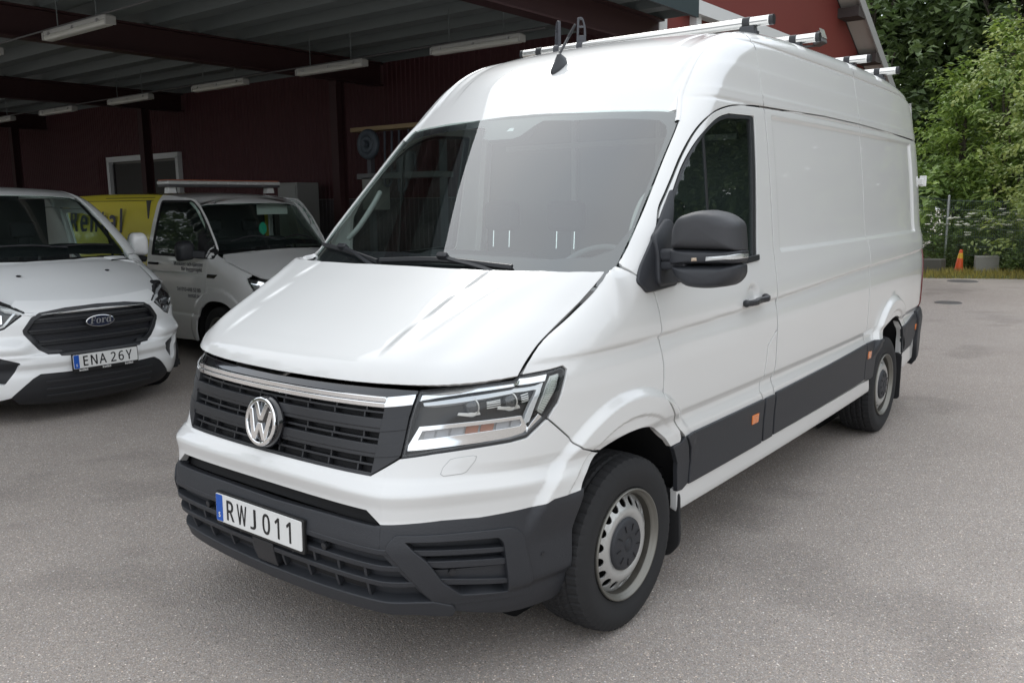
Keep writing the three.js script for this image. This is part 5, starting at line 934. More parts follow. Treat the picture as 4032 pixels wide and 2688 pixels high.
// ---------------------------------------------------------------- ground
const groundY = (x, z) => -.17 * sst(2.3, 4.2, -z) * sst(-3, -6, x);
const vnoise = (() => { const h = (x, y) => { let n = (Math.imul(x, 374761393) + Math.imul(y, 668265263)) | 0; n = Math.imul(n ^ (n >>> 13), 1274126177); return ((n ^ (n >>> 16)) >>> 0) / 4294967295; }; return (x, y) => { const xi = Math.floor(x), yi = Math.floor(y), a = x - xi, b = y - yi, s = a * a * (3 - 2 * a), t = b * b * (3 - 2 * b); return lerp(lerp(h(xi, yi), h(xi + 1, yi), s), lerp(h(xi, yi + 1), h(xi + 1, yi + 1), s), t); }; })();
const fbm2 = (x, y) => vnoise(x, y) * .5 + vnoise(x * 2.1 + 5, y * 2.1 + 9) * .28 + vnoise(x * 4.3 + 1, y * 4.3 + 4) * .22;
{
  const N = 2048, M = 2.6, data = new Uint8Array(N * N * 4), hgt = new Float32Array(N * N), col = new Float32Array(N * N * 3); let q = 777;
  const R = () => { q = (Math.imul(q, 1664525) + 1013904223) >>> 0; return q / 4294967296; };
  for (let i = 0; i < N * N; i++) { const v = .60 + .18 * (R() - .5); col[i * 3] = v * 1.015; col[i * 3 + 1] = v * .962; col[i * 3 + 2] = v * .92; hgt[i] = .25 * R(); }
  for (let k = 0; k < 300000; k++) {                          // stones of the worn surface course
    const cx = R() * N, cy = R() * N, r = .8 + 2.3 * R() ** 2.2, t = R(), e = .7 + .6 * R(), an = R() * 3.14;
    const b = t < .10 ? .46 + .1 * R() : t < .95 ? .60 + .20 * R() : t < .993 ? .86 + .12 * R() : 1.05; const w = (R() - .5) * .07, hh = .45 + .55 * R();
    const ca = Math.cos(an), sa = Math.sin(an);
    for (let y = Math.floor(cy - r - 1); y <= cy + r + 1; y++) for (let x = Math.floor(cx - r - 1); x <= cx + r + 1; x++) {
      const dx = x - cx, dy = y - cy, d = Math.hypot((dx * ca + dy * sa) / e, (-dx * sa + dy * ca) * e) / r; if (d > 1) continue;
      const i = ((y + N) % N) * N + (x + N) % N, v = b * (1 - .12 * d * d); col[i * 3] = v * (1.015 + w); col[i * 3 + 1] = v * .962; col[i * 3 + 2] = v * (.92 - w); hgt[i] = hh * (1 - .5 * d * d);
    }
  }
  const bump = new Uint8Array(N * N * 4);
  for (let i = 0; i < N * N; i++) { for (let c = 0; c < 3; c++) { data[i * 4 + c] = clamp(col[i * 3 + c]) * 255; bump[i * 4 + c] = clamp(hgt[i]) * 255; } data[i * 4 + 3] = bump[i * 4 + 3] = 255; }
  const mk = (d, s) => { const t = new THREE.DataTexture(d, N, N, THREE.RGBAFormat); t.wrapS = t.wrapT = THREE.RepeatWrapping; t.magFilter = THREE.LinearFilter; t.minFilter = THREE.LinearMipmapLinearFilter; t.generateMipmaps = true; if (s) t.colorSpace = THREE.SRGBColorSpace; t.needsUpdate = true; return t; };
  const map = mk(data, true), bm = mk(bump, false);
  const mat = new THREE.MeshStandardMaterial({ map, bumpMap: bm, bumpScale: .004, roughness: .88, vertexColors: true });
  const grid = (x0, x1, z0, z1, nx, nz) => {
    const g = new THREE.PlaneGeometry(1, 1, nx, nz), p = g.attributes.position, uv = g.attributes.uv, c = new Float32Array(p.count * 3);
    for (let i = 0; i < p.count; i++) {
      const x = lerp(x0, x1, p.getX(i) + .5), z = lerp(z1, z0, p.getY(i) + .5); p.setXYZ(i, x, groundY(x, z), z); uv.setXY(i, x / M, z / M);
      const wear = fbm2(x * .35 + 40, z * .35 + 40), spot = fbm2(x * 1.7 + 9, z * 1.7 + 3), fine = fbm2(x * 6 + 2, z * 6);
      let k = .92 + .20 * wear + .09 * (spot - .5) + .10 * (fine - .5); const oil = sst(.66, .76, fbm2(x * 1.1 + 71, z * 1.1 + 17)); k *= 1 - .16 * oil;
      c[i * 3] = k * 1.0; c[i * 3 + 1] = k * (.985 + .02 * wear); c[i * 3 + 2] = k * (.965 + .04 * wear);
    }
    g.setAttribute('color', new THREE.BufferAttribute(c, 3)); g.computeVertexNormals(); return g;
  };
  const near = grid(-9, 9, -20.5, 4, 180, 245), far = [grid(-130, -9, -20.5, 4, 121, 25), grid(9, 120, -20.5, 4, 60, 25), grid(-130, 120, 4, 60, 60, 20), grid(-130, 120, -140, -20.5, 60, 40)];
  const gm = mesh('ground', mergeGeometries([near, ...far]), mat); gm.userData.kind = 'structure'; gm.castShadow = false;
}
for (const [x, z, r, l] of [[-.92, -17.4, .25, 'larger round iron cover set in the asphalt near the verge'], [-.36, -13.35, .17, 'smaller round iron cover set in the open asphalt']]) {
  const m = tag(group('manhole_cover'), l, 'manhole cover'); m.position.set(x, groundY(x, z), z);
  mesh('cover', new THREE.CylinderGeometry(r, r, .012, 40).translate(0, .002, 0), std(.10, .095, .09, .75), m); mesh('frame', new THREE.TorusGeometry(r + .02, .014, 6, 40).rotateX(Math.PI / 2), std(.15, .145, .14, .75), m);
}
// ---------------------------------------------------------------- carport and the red building
const steelRed = std(.034, .010, .011, .6), galv = std(.145, .168, .168, .6);
const ribbed = noiseTex(128, n => [.5 + .5 * n(32, 4)]);
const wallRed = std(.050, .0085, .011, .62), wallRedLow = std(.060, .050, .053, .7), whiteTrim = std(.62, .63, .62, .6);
{
  const cp = tag(group('carport'), 'steel carport with corrugated deck and dark red beams beside the building', 'carport'); cp.position.set(-12, 0, -3);
  const add = (n, g, m) => mesh(n, g.translate(12, 0, 3), m, cp);
  const X0 = -31, X1 = -2.23, Y = 3.84, pitch = .64;
  const sheet = (z0, n) => { // corrugated sheet: ribs run along x, thickness 12 mm
    const pts = []; for (let k = 0; k < n; k++) { const a = k * pitch; pts.push([a, 0], [a + .21, 0], [a + .27, .15], [a + .40, .15], [a + .425, .165], [a + .45, .15], [a + .58, .15]); } pts.push([n * pitch, 0]);
    const ol = [...pts, ...pts.slice().reverse().map(p => [p[0], p[1] + .012])];
    const s = new THREE.Shape(ol.map(p => new THREE.Vector2(p[0], p[1]))); const g = new THREE.ExtrudeGeometry(s, { depth: X1 - X0, bevelEnabled: false });
    return g.rotateY(Math.PI / 2).translate(X0, Y, z0);     // extrudes along +x, profile along -z
  };
  for (let k = 0; k < 7; k++) add('roof_sheet', sheet(.93 - k * 2 * pitch + .13, 2), galv);
  for (const x of [-2.72, -7.62, -13.3, -19.2, -25.1]) add('steel_beam', merge([box(.02, .32, 8.9, x, 3.665, -3.45), box(.19, .022, 8.9, x, 3.826, -3.45), box(.19, .022, 8.9, x, 3.505, -3.45)]), steelRed);
  for (const x of [-7.72, -13.3, -19.05, -25]) for (const z of [-7.1, .8]) add('column', merge([box(.16, 3.75, .012, x, 1.62, z - .08), box(.16, 3.75, .012, x, 1.62, z + .08), box(.012, 3.75, .15, x, 1.62, z), box(.30, .02, .30, x, -.16, z)]), steelRed);
  add('fascia', box(.04, .24, 8.95, -2.20, 3.92, -3.43), std(.03, .045, .05, .5)); add('top_deck', box(28.8, .03, 8.95, -16.6, 4.03, -3.43), std(.2, .2, .2, .8));
  add('end_fascia', box(28.8, .26, .04, -16.6, 3.93, 1.08), std(.05, .055, .06, .6));
  for (const z of [-5.84, -2.54]) add('conduit', cyl([-30, 3.475, z + .03], [-2.9, 3.475, z + .03], .010, .010, 8), std(.10, .10, .10, .6));
  add('back_wall', box(.2, 4.3, 7.6, -31.1, 1.8, -4.2), wallRed);
  // tube lights in two rows, switched off
  for (const [z, xs] of [[-5.84, [-3.88, -6.36, -8.86, -11.43, -14.03, -16.6, -19.1]], [-2.54, [-6.25, -8.77, -11.3, -13.9]]]) for (const x of xs) {
    const t = group('tube_light'); tag(t, 'long tube light fixed under the carport deck', 'lamp', 'tube lights under the carport'); t.position.set(x, 3.405, z);
    mesh('lamp_body', box(1.30, .045, .09, 0, .04, 0, .012), std(.42, .42, .40, .6), t); mesh('diffuser', box(1.28, .06, .105, 0, -.005, 0, .026), std(.55, .55, .50, .35), t);
    for (const s of [-1, 1]) mesh('end_cap', box(.03, .08, .11, s * .65, .01, 0, .01), std(.40, .40, .38, .5), t);
    for (const q of [-.5, 0, .5]) mesh('clip', box(.02, .03, .13, q, .02, 0), std(.5, .5, .5, .4, { metalness: .6 }), t);
    for (const q of [-.4, .4]) mesh('hanger', cyl([q, .06, 0], [q, .45, 0], .006), galv, t);
  }
}
{
  const b = tag(group('red_building'), 'dark red metal-clad building with white corner boards and overhanging gable', 'building'); b.position.set(-10, 0, -12);
  const add = (n, g, m, p = b) => mesh(n, g.translate(10, 0, 12), m, p);
  const zw = -7.95, xs = -2.78;
  // wall under the carport: ribbed sheets above a grey ribbed plinth band
  const rib = (w, h, x, y, m, n) => { const pts = []; const k = Math.round(w / .1); for (let i = 0; i < k; i++) { const a = i / k * w; pts.push([a, 0], [a + .06, 0], [a + .07, -.012], [a + .09, -.012]); } pts.push([w, 0], [w, .03], [0, .03]); const s = new THREE.Shape(pts.map(p => new THREE.Vector2(...p))); return add(n, new THREE.ExtrudeGeometry(s, { depth: h, bevelEnabled: false }).rotateX(-Math.PI / 2).translate(x, y, zw - .012), m); };
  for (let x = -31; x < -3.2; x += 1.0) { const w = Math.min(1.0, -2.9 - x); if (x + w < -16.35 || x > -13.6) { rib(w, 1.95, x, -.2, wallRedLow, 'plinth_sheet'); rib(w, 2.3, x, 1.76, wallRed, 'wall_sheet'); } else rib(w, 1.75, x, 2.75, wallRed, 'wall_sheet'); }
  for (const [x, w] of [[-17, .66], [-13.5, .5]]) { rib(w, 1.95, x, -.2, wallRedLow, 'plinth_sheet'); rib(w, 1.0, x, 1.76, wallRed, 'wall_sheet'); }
  add('wall_core', merge([box(13.6, 5.4, .2, -23.8, 2.2, zw - .14), box(10.6, 5.4, .2, -8.1, 2.2, zw - .14), box(3.8, 5.4, .2, -15, 2.2, zw - .20)]), std(.22, .21, .19, .9));
  // white framed opening with dark doors
  const df = mesh('door_frame', merge([box(2.88, .11, .10, -14.95, 2.68, zw + .03), box(.10, 2.8, .10, -16.34, 1.24, zw + .03), box(.10, 2.8, .10, -13.56, 1.24, zw + .03)]).translate(10, 0, 12), whiteTrim, b);
  for (const x of [-15.6, -14.25]) mesh('door_leaf', merge([box(1.26, 2.6, .05, x, 1.28, zw - .02), box(.05, 2.6, .07, x - .61, 1.28, zw - .01), box(.05, 2.6, .07, x + .61, 1.28, zw - .01)]).translate(10, 0, 12), std(.016, .012, .013, .4), df);
  add('corner_board', merge([box(.12, 4.4, .05, xs - .07, 2.0, zw + .03), box(.05, 4.4, .20, xs + .03, 2.0, zw - .10)]), whiteTrim);
  // side facing the yard: gable with verge overhang
  const hz = z => 5.2 - .555 * (-z - 14.6);                  // underside of the roof along the verge
  const gp = [[7.97, -.3], [18.2, -.3], [18.2, hz(-18.2)], [9.2, hz(-9.2)], [7.97, hz(-9.2) - .68]];
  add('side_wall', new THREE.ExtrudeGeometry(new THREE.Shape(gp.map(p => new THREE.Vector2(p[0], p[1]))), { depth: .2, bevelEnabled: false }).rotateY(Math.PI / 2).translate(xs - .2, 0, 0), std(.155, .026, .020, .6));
  const slope = (x, y, t, z0, z1, w) => { const g = new THREE.BoxGeometry(w, t, Math.hypot(z1 - z0, hz(z1) - hz(z0))); g.rotateX(-Math.atan2(hz(z0) - hz(z1), z0 - z1)); return g.translate(x, (hz(z0) + hz(z1)) / 2 + y, (z0 + z1) / 2); };
  add('roof', slope(xs - 4.6, .16, .10, -8.6, -18.4, 9.9), std(.10, .10, .105, .7));
  add('soffit', slope(xs + .19, .035, .02, -8.6, -18.4, .36), std(.42, .41, .37, .8)); add('verge_board', slope(xs + .375, .085, .20, -8.6, -18.45, .03), std(.30, .30, .29, .7));
  for (let z = -9; z > -18.2; z -= 1.18) add('purlin_end', box(.37, .17, .46, xs + .185, hz(z) - .05, z).translate(0, 0, 0), std(.045, .035, .032, .8));
  // white door head and frame on the yard side
  add('door_head', box(.16, .17, 3.4, xs + .09, 4.125, -10.35), whiteTrim); add('door_jamb', box(.10, 4.2, .14, xs + .05, 1.95, -8.93), whiteTrim); add('door_panel', box(.05, 4.0, 2.9, xs + .025, 1.95, -10.45), std(.05, .05, .055, .5));
  // floodlight
  const fl = tag(group('flood_light'), 'floodlight on a bracket on the red gable wall', 'lamp'); fl.position.set(xs, 4.22, -13.1);
  mesh('lamp_housing', box(.16, .20, .26, .24, 0, 0, .02).rotateZ(.35), std(.12, .12, .12, .5), fl); mesh('glass', box(.01, .16, .22, .33, .05, 0).rotateZ(.35), phys(.55, .57, .52, .08, { clearcoat: 1 }), fl); mesh('bracket', box(.2, .03, .05, .10, -.02, 0), galv, fl);
}
// grey cabinet and the shelf of hoses by the wall
{
  const c = tag(group('steel_cabinet'), 'tall grey steel cabinet standing against the ribbed wall', 'cabinet'); c.position.set(-9.2, groundY(-9.2, -7.4), -7.45);
  mesh('cabinet_body', box(.50, 2.2, .45, 0, 1.1, 0, .01), std(.26, .265, .25, .5), c); mesh('cabinet_door', box(.46, 2.1, .02, 0, 1.1, .235, .006), std(.27, .275, .26, .5), c); mesh('handle', box(.02, .12, .03, .17, 1.15, .255, .005), std(.08, .08, .08, .4), c);
  const r = tag(group('tool_rack'), 'tool rack with hose reel and hanging hoses beside the steel column', 'rack'); r.position.set(-6.6, groundY(-6.6, -7.4), -7.4);
  for (const x of [-.75, .75]) mesh('upright', box(.08, 2.95, .08, x, 1.47, 0), std(.10, .10, .11, .6), r);
  mesh('plank', box(2.2, .06, .24, .1, 2.95, .05), std(.30, .22, .12, .8), r); mesh('shelf', box(1.6, .08, .4, 0, 2.25, .05), std(.14, .14, .14, .7), r);
  mesh('hose_reel', merge([new THREE.TorusGeometry(.17, .055, 10, 32).translate(-.58, 2.72, .2), new THREE.TorusGeometry(.09, .05, 10, 28).translate(-.58, 2.72, .2), cyl([-.58, 2.72, .05], [-.58, 2.72, .3], .04)]), std(.06, .075, .09, .6), r);
  for (const [x, l] of [[-.3, .8], [-.15, .6], [.0, .9], [.2, .7]]) mesh('hanging_hose', tube([[x, 2.9, .12], [x + .03, 2.9 - l * .5, .16], [x - .02, 2.9 - l, .12], [x + .1, 2.95 - l, .12], [x + .09, 2.9 - l * .5, .1]], .018, 20, 6), std(.05, .055, .07, .6), r);
  mesh('box', box(.3, .5, .3, -.55, 2.0, .1, .02), std(.22, .22, .2, .7), r); mesh('bucket', new THREE.CylinderGeometry(.16, .13, .3, 20).translate(.1, 2.44, .1), std(.1, .1, .11, .5), r);
}
// ---------------------------------------------------------------- verge, plants, fence
const edgeZ = x => -18.5 + (x < 0 ? -x * .46 : -x * .1); // edge of the asphalt
{
  const bankY = (x, z) => { const d = edgeZ(x) - z; return -.02 + .05 * sst(0, .25, d) + .42 * sst(1.7, 4.6, d) + 1.6 * sst(3.5, 14, d) + 3 * sst(10, 40, d) + .05 * (fbm2(x * 1.5, z * 1.5) - .5) * sst(0, .4, d); };
  const nx = 120, nz = 90, g = new THREE.PlaneGeometry(1, 1, nx, nz), p = g.attributes.position, c = new Float32Array(p.count * 3);
  for (let i = 0; i < p.count; i++) { const x = lerp(-2.6, 60, (p.getX(i) + .5) ** 1.5), t = (.5 - p.getY(i)) ** 1.8, z = edgeZ(x) + .02 - t * 60; p.setXYZ(i, x, bankY(x, z), z); const k = fbm2(x * 2, z * 2); c[i * 3] = .06 + .09 * k; c[i * 3 + 1] = .075 + .08 * k; c[i * 3 + 2] = .02 + .02 * k; }
  g.setAttribute('color', new THREE.BufferAttribute(c, 3)); g.computeVertexNormals();
  const bank = mesh('grass_bank', g, new THREE.MeshStandardMaterial({ vertexColors: true, roughness: .95 })); bank.userData.kind = 'structure';
  globalThis.__bankY = bankY;
}
const bankY = globalThis.__bankY;
const leafMat = (r, g, b) => new THREE.MeshPhysicalMaterial({ color: new THREE.Color().setRGB(r, g, b), roughness: .75, vertexColors: true, transmission: .45, thickness: 0, side: THREE.DoubleSide });
// one leaf = a folded, pointed blade of four triangles
function leafInto(pos, col, p, dir, up, len, wid, c) {
  const s = new THREE.Vector3().crossVectors(dir, up).normalize(), n = new THREE.Vector3().crossVectors(s, dir).normalize();
  const a = p, m1 = p.clone().addScaledVector(dir, len * .45).addScaledVector(s, wid * .5).addScaledVector(n, wid * .16), m2 = p.clone().addScaledVector(dir, len * .45).addScaledVector(s, -wid * .5).addScaledVector(n, wid * .16), mid = p.clone().addScaledVector(dir, len * .5), t = p.clone().addScaledVector(dir, len).addScaledVector(n, -len * .12);
  for (const q of [a, m1, mid, mid, m1, t, a, mid, m2, mid, t, m2]) { pos.push(q.x, q.y, q.z); col.push(c[0], c[1], c[2]); }
}
function leafGeo(pos, col) { const g = new THREE.BufferGeometry(); g.setAttribute('position', new THREE.Float32BufferAttribute(pos, 3)); g.setAttribute('color', new THREE.Float32BufferAttribute(col, 3)); g.computeVertexNormals(); return g; }
const rv = () => { let x, y, z, l; do { x = rnd() * 2 - 1; y = rnd() * 2 - 1; z = rnd() * 2 - 1; l = x * x + y * y + z * z; } while (l > 1 || l < .01); l = Math.sqrt(l); return new THREE.Vector3(x / l, y / l, z / l); };
function makeTree(o) {                                     // base at origin; lobes of leafy sprays carried on limbs
  const { H, R, low = .1, sprays = 170, per = 26, len = .13, wid = .06, spread = .42, droop = .25, trunkR = .09, bark = [.09, .075, .06], tone = .5, lobes = 9 } = o;
  const L = []; for (let k = 0; k < lobes; k++) { const t = (k + .5) / lobes, y = H * lerp(low, .92, t), rr = R * Math.sin(Math.PI * clamp(lerp(.22, .93, t))) ** .7; const a = k * 2.4 + rnd() * .8; L.push({ c: new THREE.Vector3(Math.cos(a) * rr * .5 * rnd() ** .4, y, Math.sin(a) * rr * .5), r: new THREE.Vector3(rr * (.6 + .3 * rnd()), H / lobes * (1.1 + .7 * rnd()), rr * (.6 + .3 * rnd())) }); }
  const pos = [], col = [];
  for (let k = 0; k < sprays; k++) {
    const lb = L[Math.floor(rnd() * L.length)], d = rv(), rad = .62 + .42 * rnd(); const c = lb.c.clone().add(new THREE.Vector3(d.x * lb.r.x * rad, d.y * lb.r.y * rad, d.z * lb.r.z * rad));
    const axis = d.clone().add(new THREE.Vector3(0, .15 - droop * rnd(), 0)).addScaledVector(rv(), .5).normalize(), sl = spread * (.6 + .8 * rnd()), tn = tone + (rnd() - .5) * .5;
    for (let j = 0; j < per; j++) {
      const t = j / per, side = (j & 1) ? 1 : -1; const b = c.clone().addScaledVector(axis, (t - .4) * sl).addScaledVector(rv(), sl * .20);
      const sd = new THREE.Vector3().crossVectors(axis, new THREE.Vector3(0, 1, 0)).normalize().multiplyScalar(side * .9).addScaledVector(axis, .6).addScaledVector(rv(), .55); sd.y -= droop; sd.normalize();
      const v = clamp(tn + (rnd() - .5) * .45, 0, 1.1), k2 = .55 + .75 * v; leafInto(pos, col, b, sd, new THREE.Vector3(0, 1, 0).addScaledVector(rv(), .6).normalize(), len * (.7 + .6 * rnd()), wid * (.8 + .5 * rnd()), [k2 * (.9 + .25 * v), k2, k2 * (.85 + .1 * rnd())]);
    }
  }
  const tr = []; const top = new THREE.Vector3((rnd() - .5) * R * .3, H * .8, (rnd() - .5) * R * .3);
  const limb = (a, b, r0, r1) => { const m = a.clone().lerp(b, .5).addScaledVector(rv(), a.distanceTo(b) * .08), pts = [a, m, b], c = new THREE.CatmullRomCurve3(pts); for (let i = 0; i < 4; i++) tr.push(cyl(c.getPoint(i / 4), c.getPoint((i + 1) / 4), lerp(r0, r1, i / 4), lerp(r0, r1, (i + 1) / 4), 7)); };
  limb(new THREE.Vector3(0, -.3, 0), top, trunkR, trunkR * .3); for (const lb of L) { const a = new THREE.Vector3(0, -.3, 0).lerp(top, clamp(lb.c.y / H - .18, .1, .85)); limb(a, lb.c, trunkR * .42, trunkR * .12); }
  return { crown: leafGeo(pos, col), trunk: merge(tr) };
}
const bark = std(.075, .062, .05, .9);
const kinds = {
  willow: { geo: [0, 1].map(() => makeTree({ H: 6.6, R: 1.75, low: .06, sprays: 430, per: 26, len: .11, wid: .06, spread: .42, droop: .3, lobes: 16 })), mat: leafMat(.31, .40, .11), name: 'small_leaved_tree' },
  ash: { geo: [0, 1].map(() => makeTree({ H: 4.6, R: 1.0, low: .12, sprays: 210, per: 24, len: .18, wid: .065, spread: .5, droop: .35, tone: .6, lobes: 10 })), mat: leafMat(.27, .40, .08), name: 'ash_sapling' },
  forest: { geo: [0, 1, 2].map(() => makeTree({ H: 11, R: 2.9, low: .05, sprays: 460, per: 20, len: .30, wid: .20, spread: .8, droop: .2, trunkR: .17, lobes: 15 })), mat: leafMat(.14, .22, .065), name: 'forest_tree' },
  bush: { geo: [0, 1].map(() => makeTree({ H: 1.9, R: .8, low: .1, sprays: 90, per: 16, len: .17, wid: .12, spread: .35, droop: .2, trunkR: .03, tone: .6, lobes: 6 })), mat: leafMat(.25, .38, .09), name: 'leafy_bush' },
};
function plant(kind, i, x, z, s, turn, label, grp, base) {
  const K = kinds[kind], t = group(K.name + (plant.n[K.name] ? '_' + String(plant.n[K.name]).padStart(3, '0') : '')); plant.n[K.name] = (plant.n[K.name] || 0) + 1;
  tag(t, label, kind === 'bush' ? 'bush' : 'tree', grp); const g = K.geo[i % K.geo.length];
  mesh('trunk', g.trunk, bark, t); mesh('crown', g.crown, K.mat, t); t.position.set(x, base ?? bankY(x, z), z); t.rotation.y = turn; t.scale.set(s, s, s); return t;
}
plant.n = {};
plant('willow', 0, .45, -19.7, 1.08, .4, 'tall small-leaved olive green tree on the verge beside the pale concrete block');
plant('willow', 1, 2.4, -20.6, .9, 2.0, 'small-leaved olive green tree further along the verge from the cone');
plant('ash', 0, -2.15, -22.3, .95, 0, 'bright green feathery sapling behind the mesh fence, shorter of two');
plant('ash', 1, -1.15, -22.0, 1.12, 1.2, 'bright green feathery sapling behind the mesh fence, taller of two');
plant('bush', 0, -2.7, -21.3, 1.1, 0, 'broad-leaved bright green bush leaning over the fence end');
plant('bush', 1, -3.7, -21.8, 1.0, 2, 'low broad-leaved bush behind the rear of the white van');
{
  let k = 0; const F = [[-7.5, -27, 1], [-5.2, -25.5, .92], [-3.6, -28.5, 1.05], [-1.8, -26, .95], [-.2, -29, 1.1], [1.6, -26.5, .95], [3.4, -28.5, 1.05], [-4.6, -32, 1.25], [-.9, -33, 1.3], [2.6, -33, 1.3], [-8.5, -32, 1.3], [5.6, -30, 1.1], [-11.5, -29, 1.15]];
  for (const [x, z, s] of F) plant('forest', k, x, z, s, k++ * 1.7, 'dark broadleaf tree in the wood on the slope behind the fence', 'dark trees of the wood on the slope');
  // trees along the far side of the yard, mirrored in the van's side and glass
  for (let i = 0; i < 14; i++) plant('forest', i, (i & 1 ? 49 : 45) + 1.5 * Math.sin(i * 2.1), 14 - i * 3.4, 1.0 + .08 * Math.sin(i * 3.3), i * 2.2, 'broadleaf tree in the row along the open side of the yard', 'trees along the open side of the yard', -.2);
  for (let i = 0; i < 15; i++) plant('forest', i, 6.5 + i * 1.55, -25.5 - (i & 1) * 2.4 + .012 * i * i, 1.12 + .12 * Math.sin(i * 2.3), i * 1.3, 'broadleaf tree where the wood runs on past the end of the fence', 'trees of the wood past the fence');
  for (let i = 0; i < 8; i++) plant('forest', i, -44 + i * 3.4, 8 + (i & 1) * 3 + i * 1.2, 1.1 + .15 * Math.sin(i * 2.7), i * 1.9, 'unseen broadleaf tree added beyond the carport end for its dark reflection', 'unseen trees added beyond the carport end', -.2);  // out-of-view row, added so the yellow van side mirrors something dark
}
// weeds, umbels and grass of the verge
{
  const pos = [], col = [], st = [], head = [];
  const blade = (x, z, h, c, w = .012) => { const b = new THREE.Vector3(x, bankY(x, z) - .02, z), d = new THREE.Vector3((rnd() - .5) * .6, 1, (rnd() - .5) * .6).normalize(); leafInto(pos, col, b, d, new THREE.Vector3(rnd() - .5, .1, rnd() - .5).normalize(), h, w, c); };
  for (let k = 0; k < 7000; k++) { const x = lerp(-2.5, 4, rnd()), z = edgeZ(x) - .02 - 1.5 * rnd() ** 1.3; const v = .5 + .6 * rnd(); blade(x, z, .06 + .14 * rnd(), [1.3 * v, 1.15 * v, .7 * v]); }
  mesh('grass', leafGeo(pos.splice(0), col.splice(0)), leafMat(.32, .31, .10)).userData = { kind: 'stuff', label: 'short dry grass along the edge of the asphalt', category: 'grass' };
  for (let k = 0; k < 900; k++) {
    const x = lerp(-2.55, 3.6, rnd()), z = edgeZ(x) - .75 - 2.2 * rnd(), h = .35 + .95 * rnd() * sst(.2, 1.6, edgeZ(x) - z), y = bankY(x, z), tn = .5 + .7 * rnd();
    if (x > -2.35 && x < -.5 && z > -19.95) continue;
    for (let j = 0; j < 13; j++) { const t = .15 + .85 * (j / 13), d = rv(); d.y = .1 + .3 * rnd(); d.normalize(); leafInto(pos, col, new THREE.Vector3(x + (rnd() - .5) * .16, y + h * t, z + (rnd() - .5) * .16), d, new THREE.Vector3(0, 1, 0), .08 + .11 * rnd(), .045 + .04 * rnd(), [tn * .95, tn, tn * .9]); }
  }
  mesh('weeds', leafGeo(pos.splice(0), col.splice(0)), leafMat(.24, .34, .09)).userData = { kind: 'stuff', label: 'dense tall green weeds on the verge below the fence', category: 'weeds' };
  for (let k = 0; k < 75; k++) { const x = lerp(-2.3, 1.0, rnd()), z = edgeZ(x) - 1.4 - 1.6 * rnd(), y = bankY(x, z), h = .80 + .5 * rnd(); st.push(cyl([x, y, z], [x + .03, y + h, z], .006, .004, 5)); for (let j = 0; j < 7; j++) head.push(new THREE.SphereGeometry(.020 + .014 * rnd(), 6, 4).scale(1.3, .45, 1.3).translate(x + .03 + (rnd() - .5) * .11, y + h + (rnd() - .5) * .02, z + (rnd() - .5) * .11)); }
  const um = group('white_umbels'); Object.assign(um.userData, { kind: 'stuff', label: 'scattered white umbel flowers among the weeds below the fence', category: 'flowers' });
  mesh('stems', merge(st), std(.08, .12, .04, .9), um).userData.kind = 'stuff'; mesh('flower_heads', merge(head), std(.62, .62, .52, .9), um).userData.kind = 'stuff';
}
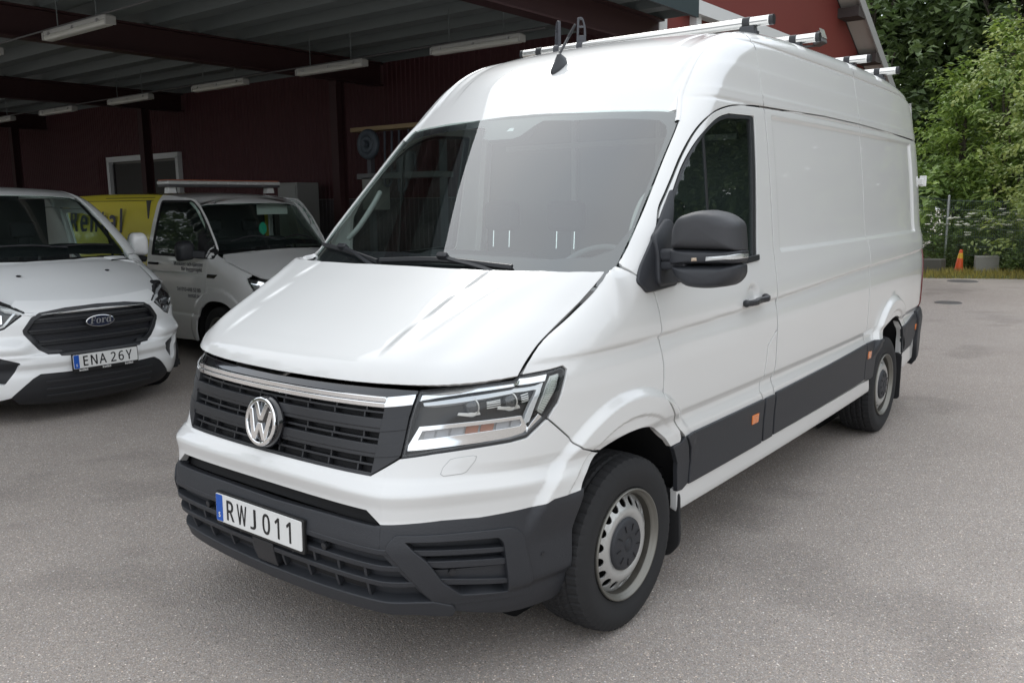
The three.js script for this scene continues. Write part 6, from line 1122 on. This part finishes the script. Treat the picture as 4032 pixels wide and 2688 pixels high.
// mesh fence
{
  const f = tag(group('mesh_fence'), 'welded wire mesh fence on galvanised posts above the weeds', 'fence'); const A = [-1.83, -20.15];
  const posts = [[-6.6, -21.4], [-4.2, -20.75], A, [.30, -19.1], [2.6, -18.9]]; f.position.set(A[0], 0, A[1]);
  const wire = std(.10, .13, .125, .5, { metalness: .4 }), postM = std(.36, .38, .38, .45, { metalness: .5 });
  posts.forEach(([x, z], i) => { const y = bankY(x, z); mesh('post', merge([cyl([x - A[0], y - .2, z - A[1]], [x - A[0], y + 1.60, z - A[1]], .028, .028, 10), new THREE.SphereGeometry(.03, 10, 6).translate(x - A[0], y + 1.60, z - A[1])]), postM, f); });
  for (let i = 0; i < posts.length - 1; i++) {
    const [x0, z0] = posts[i], [x1, z1] = posts[i + 1], y0 = bankY(x0, z0), y1 = bankY(x1, z1), Lh = Math.hypot(x1 - x0, z1 - z0), gs = [], pt = (t, h) => [lerp(x0, x1, t) - A[0], lerp(y0, y1, t) + h, lerp(z0, z1, t) - A[1]];
    for (let k = 0; k <= 6; k++) gs.push(cyl(pt(0, .30 + k * .2), pt(1, .30 + k * .2), .005, .005, 5));
    const n = Math.floor(Lh / .05); for (let k = 0; k <= n; k++) gs.push(cyl(pt(k / n, .28), pt(k / n, 1.54), .0028, .0028, 4));
    mesh('mesh_panel', merge(gs), wire, f);
  }
}
// concrete blocks and the cone
{
  const conc = std(.28, .275, .25, .9, { bumpMap: grainTex, bumpScale: .004 });
  const cb = (x, z, w, h, d, t, label, m) => { const b = group('concrete_block' + (cb.n++ ? '_001' : '')); tag(b, label, 'concrete block'); b.position.set(x, bankY(x, z) - .03, z); b.rotation.set(0, t, .03); mesh('block', box(w, h, d, 0, h / 2, 0, .02), m, b); mesh('lifting_loop', new THREE.TorusGeometry(.04, .008, 6, 14, Math.PI).translate(0, h - .004, 0), std(.12, .1, .08, .7), b); }; cb.n = 0;
  cb(-1.93, -19.05, .62, .34, .35, -.1, 'dark weathered concrete block at the rear corner of the white van', std(.12, .115, .10, .95, { bumpMap: grainTex, bumpScale: .004 }));
  cb(-.86, -19.55, .46, .40, .40, .25, 'pale tilted concrete block on the verge right beside the cone', conc);
  const c = tag(group('traffic_cone'), 'slim orange cone with yellow band standing among the weeds', 'traffic cone'); c.position.set(-1.37, bankY(-1.37, -19.3), -19.3); c.rotation.z = -.06; c.scale.setScalar(.86);
  mesh('cone_body', new THREE.LatheGeometry([[.115, .02], [.10, .06], [.07, .36], [.068, .37]].map(p => new THREE.Vector2(...p)), 28), std(.72, .10, .025, .5), c); mesh('reflective_band', new THREE.LatheGeometry([[.0685, .37], [.050, .50], [.048, .505]].map(p => new THREE.Vector2(...p)), 28), std(.72, .42, .03, .45), c); mesh('cone_tip', new THREE.LatheGeometry([[.048, .505], [.036, .575], [.030, .59], [.0, .592]].map(p => new THREE.Vector2(...p)), 28), std(.72, .10, .025, .5), c); mesh('cone_foot', box(.30, .03, .30, 0, .012, 0, .008), std(.05, .05, .05, .8), c);
}
renderer.render(scene, camera);
